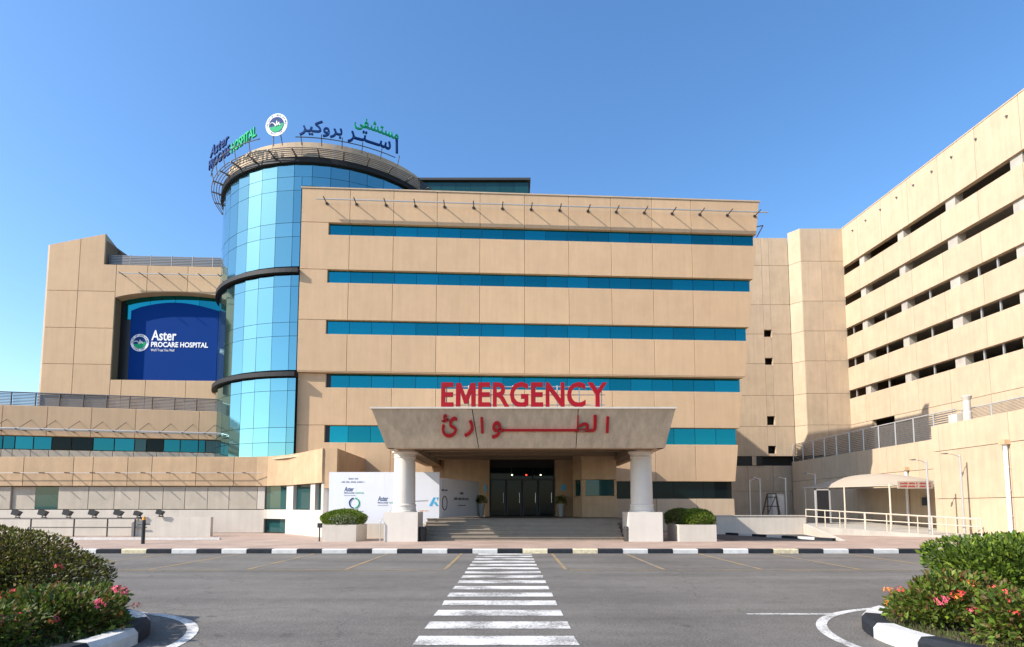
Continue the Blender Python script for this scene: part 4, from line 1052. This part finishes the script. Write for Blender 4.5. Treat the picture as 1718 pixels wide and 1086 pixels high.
# ================================================================== driveway, ramp and yard on the right
drive = struct(flat('driveway', [(9.6, 25.3), (14.3, 25.3), (16.0, 31.6), (11.2, 31.6), (9.6, 29.0)], .156, 'asphalt_dark', None))
for i in range(7):
    a = Vector((11.6, 31.3)).lerp(Vector((14.25, 25.6)), i / 7); c = Vector((11.6, 31.3)).lerp(Vector((14.25, 25.6)), (i + .97) / 7)
    b = MB(); lo = [(a.x, a.y, .1), (a.x + .18, a.y + .05, .1), (c.x + .18, c.y + .05, .1), (c.x, c.y, .1)]
    b.prism(lo, [(x, y, .27) for x, y, _ in lo]); o = b.obj('kerb_stone', 'kerb_white' if i % 2 else 'kerb_black', drive)
rw = thing('ramp_wall', 'low white wall sloping down beside the driveway on the right', 'wall', (14, 31, .15))
b = MB(); b.box(11.35, 16.3, 31.9, 32.15, .1, 1.16); b.obj('wall', 'white_wall', rw)
b = MB(); b.box(11.3, 16.35, 31.85, 32.2, 1.162, 1.2); b.obj('coping', 'white_wall', rw)
b = MB(); b.prism([(16.1, 31.8, .1), (16.3, 31.85, .1), (14.75, 25.5, .1), (14.55, 25.5, .1)], [(16.1, 31.8, .72), (16.3, 31.85, .72), (14.75, 25.5, .18), (14.55, 25.5, .18)]); b.obj('wing', 'white_wall', rw)
b = MB(); b.prism([(16.3, 32.2, .1), (22.6, 27.3, .1), (25.45, 27.3, .1), (25.45, 40, .1), (16.3, 40, .1)], [(16.3, 32.2, .62), (22.6, 27.3, .165), (25.45, 27.3, .165), (25.45, 40, .62), (16.3, 40, .62)]); struct(b.obj('ramp', 'concrete'))
rl = thing('ramp_railing', 'cream pipe railing along the ramp on the right', 'railing', (19, 30, .4))
A0, A1 = Vector((16.5, 32.25, .62)), Vector((22.5, 27.6, .18))
for i in range(9):
    p = A0.lerp(A1, i / 8); b = MB(); b.tube(p - Vector((0, 0, .05)), p + Vector((0, 0, .9)), .028, 8); b.obj('post', 'cream_rail', rl)
for h in (.9, .52):
    b = MB(); b.tube(A0 + Vector((0, 0, h)), A1 + Vector((0, 0, h)), .026, 8); b.obj('rail', 'cream_rail', rl)
B0, B1 = A0 + Vector((1.1, 1.0, 0)), A1 + Vector((.6, 1.0, 0))
rl2 = thing('inner_railing', 'second cream pipe railing behind the first on the ramp', 'railing', (20, 31, .4))
for i in range(7):
    p = B0.lerp(B1, i / 6); b = MB(); b.tube(p - Vector((0, 0, .05)), p + Vector((0, 0, .85)), .026, 8); b.obj('post', 'cream_rail', rl2)
b = MB(); b.tube(B0 + Vector((0, 0, .85)), B1 + Vector((0, 0, .85)), .026, 8); b.obj('rail', 'cream_rail', rl2)
def lamp(x, y, z0, h, arm, lab):
    t = thing('street_lamp', lab, 'lamp', (x, y, z0), 'slim lamps in the yard on the right')
    b = MB(); b.tube((x, y, z0), (x, y, z0 + .9), .075, 10); b.tube((x, y, z0 + .9), (x, y, z0 + h), .055, 10, .045); b.obj('pole', 'galvanised', t)
    b = MB(); b.path([(x, y, z0 + h - .12), (x - arm * .4, y, z0 + h + .02), (x - arm * .75, y, z0 + h + .05)], .022, 6); b.obj('arm', 'galvanised', t)
    b = MB(); b.prism([(x - arm * .7, y - .07, z0 + h + .02), (x - arm, y - .05, z0 + h + .03), (x - arm, y + .05, z0 + h + .03), (x - arm * .7, y + .07, z0 + h + .02)],
                      [(x - arm * .7, y - .06, z0 + h + .09), (x - arm, y - .04, z0 + h + .06), (x - arm, y + .04, z0 + h + .06), (x - arm * .7, y + .06, z0 + h + .09)]); b.obj('lamp_head', 'metal_grey', t)
lamp(21.5, 29.6, .3, 3.75, .85, 'slim grey lamp standing on the ramp in front of the carport')
lamp(23.1, 29.4, .2, 4.15, .95, 'slim grey lamp standing close to the pale annex wall')
lamp(16.6, 40, .15, 3.4, -.6, 'slim lamp nearest the corner of the beige block, arm to the right')
lamp(17.55, 40.5, .15, 3.55, .7, 'thicker slim lamp in the yard, second from the beige block')
lamp(19.6, 41, .15, 3.6, .75, 'slim lamp in the yard beside the white cabinet')
lamp(22.0, 41.5, .15, 3.9, .9, 'slim lamp behind the left end of the carport roof')
af = thing('trestle_frame', 'brown steel trestle frame standing in the shaded yard', 'trestle', (18.5, 40.5, .15))
for x in (17.95, 18.75):
    for s in (-1, 1):
        b = MB(); b.tube((x + .1 * (1 if x < 18.3 else -1), 40.5, 2.6), (x + (.35 if x > 18.3 else -.35) * (1 if s > 0 else .25), 40.5 + s * .45, .15), .045, 6); b.obj('leg', 'bark', af)
for z in (1.0, 1.7, 2.35, 2.6): b = MB(); b.tube((18.02 - .18 * (2.6 - z), 40.42, z), (18.68 + .18 * (2.6 - z), 40.42, z), .035, 6); b.obj('crossbar', 'bark', af)
b = MB(); b.tube((17.9, 40.45, .9), (18.65, 40.45, 2.5), .03, 6); b.obj('brace', 'bark', af)
cb_ = thing('white_cabinet', 'pale service cabinet against the shaded yard wall', 'cabinet', (19.4, 42, .15))
b = MB(); b.box(19.05, 19.95, 42, 42.6, .15, 2.6); b.obj('body', 'white_wall', cb_)
b = MB(); b.box(19.1, 19.49, 41.97, 42, .25, 2.5); b.obj('door', 'column_white', cb_)
b = MB(); b.box(19.51, 19.9, 41.97, 42, .25, 2.5); b.obj('door', 'column_white', cb_)
b = MB(); b.box(19.38, 19.42, 41.94, 41.97, .9, 1.1); b.obj('handle', 'metal_dark', cb_)
gt = thing('service_door', 'tall dark service door at the left end of the carport', 'door', (20.6, 36.5, .6))
b = MB(); b.box(20.2, 21.0, 38.0, 38.08, .6, 2.75); b.obj('leaf', 'plastic_black', gt)
b = MB(); b.box(20.1, 20.19, 37.97, 38.1, .6, 2.85); b.box(21.01, 21.1, 37.97, 38.1, .6, 2.85); b.box(20.1, 21.1, 37.97, 38.1, 2.76, 2.85); b.obj('frame', 'metal_light', gt)
# ---- carport
cpt = thing('carport', 'beige fabric carport roof on thin posts against the annex wall', 'carport', (23.6, 37, .6))
rows_ = []
FL, FRt, BLt, BR = Vector((21.9, 32.9, 2.95)), Vector((25.4, 32.6, 2.95)), Vector((21.6, 42.5, 3.1)), Vector((25.4, 42.5, 3.1))
NU, NV = 10, 14; V = []
for j in range(NV + 1):
    for i in range(NU + 1):
        a, c = i / NU, j / NV
        p = FL.lerp(FRt, a).lerp(BLt.lerp(BR, a), c)
        p.z += .80 * (math.sin(math.pi * a) ** .9) * (math.sin(math.pi * min(1, max(0, c))) ** .55) - .06 * math.sin(math.pi * a) * (c in (0, 1))
        V.append(p)
n1 = len(V); F = [(j * (NU + 1) + i, j * (NU + 1) + i + 1, (j + 1) * (NU + 1) + i + 1, (j + 1) * (NU + 1) + i) for j in range(NV) for i in range(NU)]
mesh('fabric_roof', V + [p - Vector((0, 0, .015)) for p in V], F + [tuple(n1 + k for k in f[::-1]) for f in F], 'fabric', cpt, smooth=True)
b = MB()
for p, q in ((FL, FRt), (FL, BLt), (BLt, BR)): b.tube(p - Vector((0, 0, .05)), q - Vector((0, 0, .05)), .04, 6)
b.obj('edge_tube', 'cream_rail', cpt)
for y in (33.2, 37.5, 42.2):
    x = 21.9 - .3 * (y - 32.9) / 9.6
    b = MB(); b.tube((x, y, .4), (x, y, 3.0), .05, 8); b.obj('post', 'cream_rail', cpt)
cs = thing('carport_sign', 'white sign board with two lines of red print on the carport edge', 'sign', (22.9, 32.7, 2.9))
b = MB(); b.box(21.95, 23.95, 32.55, 32.62, 2.7, 3.12); b.obj('board', 'fabric', cs)
csl = lambda x0, z0: (lambda x, y, z: (x0 + x, 32.545 - z, z0 + y))
for x0_, z_, w_ in ((22.08, 2.95, 1.0), (23.18, 2.95, .65), (22.08, 2.78, 1.0), (23.18, 2.78, .65)): print_line(csl(x0_, z_), w_, .11, 'red_flat', cs)

# ================================================================== left forecourt: low walls, floodlight rail, bollard
lwall = thing('forecourt_wall', 'low beige wall end beside the floodlight rail on the left', 'wall', (-17, 29.5, .15))
b = MB(); b.box(-19.1, -15.4, 29.4, 29.65, .1, 1.14); b.obj('wall', 'white_wall', lwall)
b = MB(); b.prism([(-19.3, 29.2, .1), (-19.1, 29.38, .1), (-19.1, 31, .1), (-19.3, 31, .1)], [(-19.3, 29.2, .85), (-19.1, 29.38, 1.05), (-19.1, 31, 1.14), (-19.3, 31, 1.14)]); b.obj('return', 'white_wall', lwall)
rw2 = thing('ramp_parapet', 'long low white wall behind the floodlight rail on the left', 'wall', (-28, 30.5, .15))
b = MB(); b.box(-38, -19.35, 30.4, 30.65, .1, .95); b.obj('wall', 'white_wall', rw2)
fr_ = thing('floodlight_rail', 'dark pipe rail carrying floodlights in front of the low left wall', 'railing', (-25, 29.3, .15))
b = MB(); b.tube((-34, 29.3, 1.06), (-18.9, 29.3, 1.08), .04, 8); b.obj('rail', 'metal_dark', fr_)
b = MB(); b.tube((-24.6, 29.3, .62), (-18.6, 29.3, .62), .03, 8); b.obj('rail', 'metal_dark', fr_)
for x in (-33, -30, -27.2, -24.5, -22.3, -20.6, -19.2):
    b = MB(); b.tube((x, 29.3, .15), (x, 29.3, 1.07), .035, 8); b.obj('post', 'metal_dark', fr_)
ords = ['nearest the left photo edge', 'second from the left photo edge', 'third from the left photo edge', 'fourth from the left photo edge', 'third from the rail end', 'second from the rail end', 'at the right end, on the low wall']
for i, px in enumerate((35, 79, 120, 163, 205, 237, 274)):
    x = (px - 859) / 957 * 29.3; s = .85 if i > 4 else 1; zb = 1.1 if i < 6 else 1.16
    t = thing('floodlight', 'small black floodlight ' + ords[i], 'floodlight', (x, 29.3, zb), 'floodlights on the left rail')
    b = MB(); b.tube((x - .06, 29.3, zb), (x - .06, 29.3, zb + .2), .02, 6); b.tube((x + .1, 29.3, zb), (x + .1, 29.3, zb + .2), .02, 6); b.tube((x - .1, 29.3, zb + .02), (x + .14, 29.3, zb + .02), .035, 6); b.obj('yoke', 'metal_dark', t)
    q = [(-.26, .18), (.06, .1), (.2, .3), (-.18, .44)]
    b = MB(); b.prism([(x + a * s, 29.2, zb + c * s) for a, c in q], [(x + a * s, 29.42, zb + c * s) for a, c in q]); b.obj('housing', 'plastic_black', t)
    q = [(-.255, .2), (-.19, .42), (-.21, .425), (-.275, .205)]
    b = MB(); b.prism([(x + a * s, 29.22, zb + c * s) for a, c in q], [(x + a * s, 29.40, zb + c * s) for a, c in q]); b.obj('lens', 'glass_dark', t)
bl = thing('barrier_post', 'black barrier post with a yellow cap at the left kerb', 'post', (-15.1, 23.6, .15))
b = MB(); b.tube((-15.1, 23.6, .15), (-15.1, 23.6, 1.12), .07, 12); b.obj('post', 'plastic_black', bl)
b = MB(); b.tube((-15.1, 23.6, 1.12), (-15.1, 23.6, 1.26), .075, 12, .05); b.obj('cap', 'orange_paint', bl)
b = MB(); b.tube((-15.35, 23.6, .95), (-14.85, 23.6, .95), .03, 8); b.obj('hinge_bar', 'plastic_black', bl)
b = MB(); b.box(-22, -13.5, 26.6, 26.75, .14, .24); q = b.obj('kerb_step', 'kerb_white'); struct(q)
# ---- bins, pots, handrail
for x, y, z, lab in ((-3.95, 25.4, .15, 'black bin beside the left column plinth'), (5.08, 25.35, .15, 'dark grey bin beside the right column plinth')):
    t = thing('waste_bin', lab, 'bin', (x, y, z), 'bins at the column plinths')
    b = MB(); b.lathe((x, y), [(.15, z), (.19, z + .5), (.2, z + .52), (.2, z + .56), (.14, z + .58)], 18); b.obj('body', 'plastic_black' if x < 0 else 'metal_dark', t)
    b = MB(); b.lathe((x, y), [(.17, z + .57), (.16, z + .62), (.06, z + .65)], 18); b.obj('lid', 'plastic_black', t)
for x, y, lab in ((-1.75, 32.6, 'potted plant left of the glass doors'), (2.78, 32.4, 'potted plant right of the glass doors')):
    t = thing('potted_plant', lab, 'plant', (x, y, 1.11), 'pots flanking the doors')
    b = MB(); b.lathe((x, y), [(.13, 1.11), (.2, 1.75), (.22, 1.78), (.22, 1.83), (.16, 1.83)], 20); b.obj('pot', 'pot', t)
    leaf_cloud('foliage', t, blob_pts((x, y, 2.0), (.26, .26, .24), 450, .7, .1), .12, DEEP, .35)
hr = thing('stair_handrail', 'steel handrail rising beside the left column plinth', 'handrail', (-5.8, 25.3, .15))
b = MB(); b.tube((-5.72, 25.0, .15), (-5.72, 25.0, 1.05), .022, 8); b.obj('post', 'steel', hr)
b = MB(); b.path([(-5.72, 25.0, 1.05), (-5.2, 26.8, 1.9), (-4.0, 27.3, 1.95)], .022, 8); b.obj('rail', 'steel', hr)
ws = thing('water_tap_post', 'small black post with a box beside the left planter', 'post', (-8.42, 25.2, .15))
b = MB(); b.tube((-8.42, 25.2, .15), (-8.42, 25.2, .75), .03, 8); b.obj('post', 'plastic_black', ws)
b = MB(); b.box(-8.5, -8.33, 25.12, 25.28, .75, .95); b.obj('box', 'plastic_black', ws)
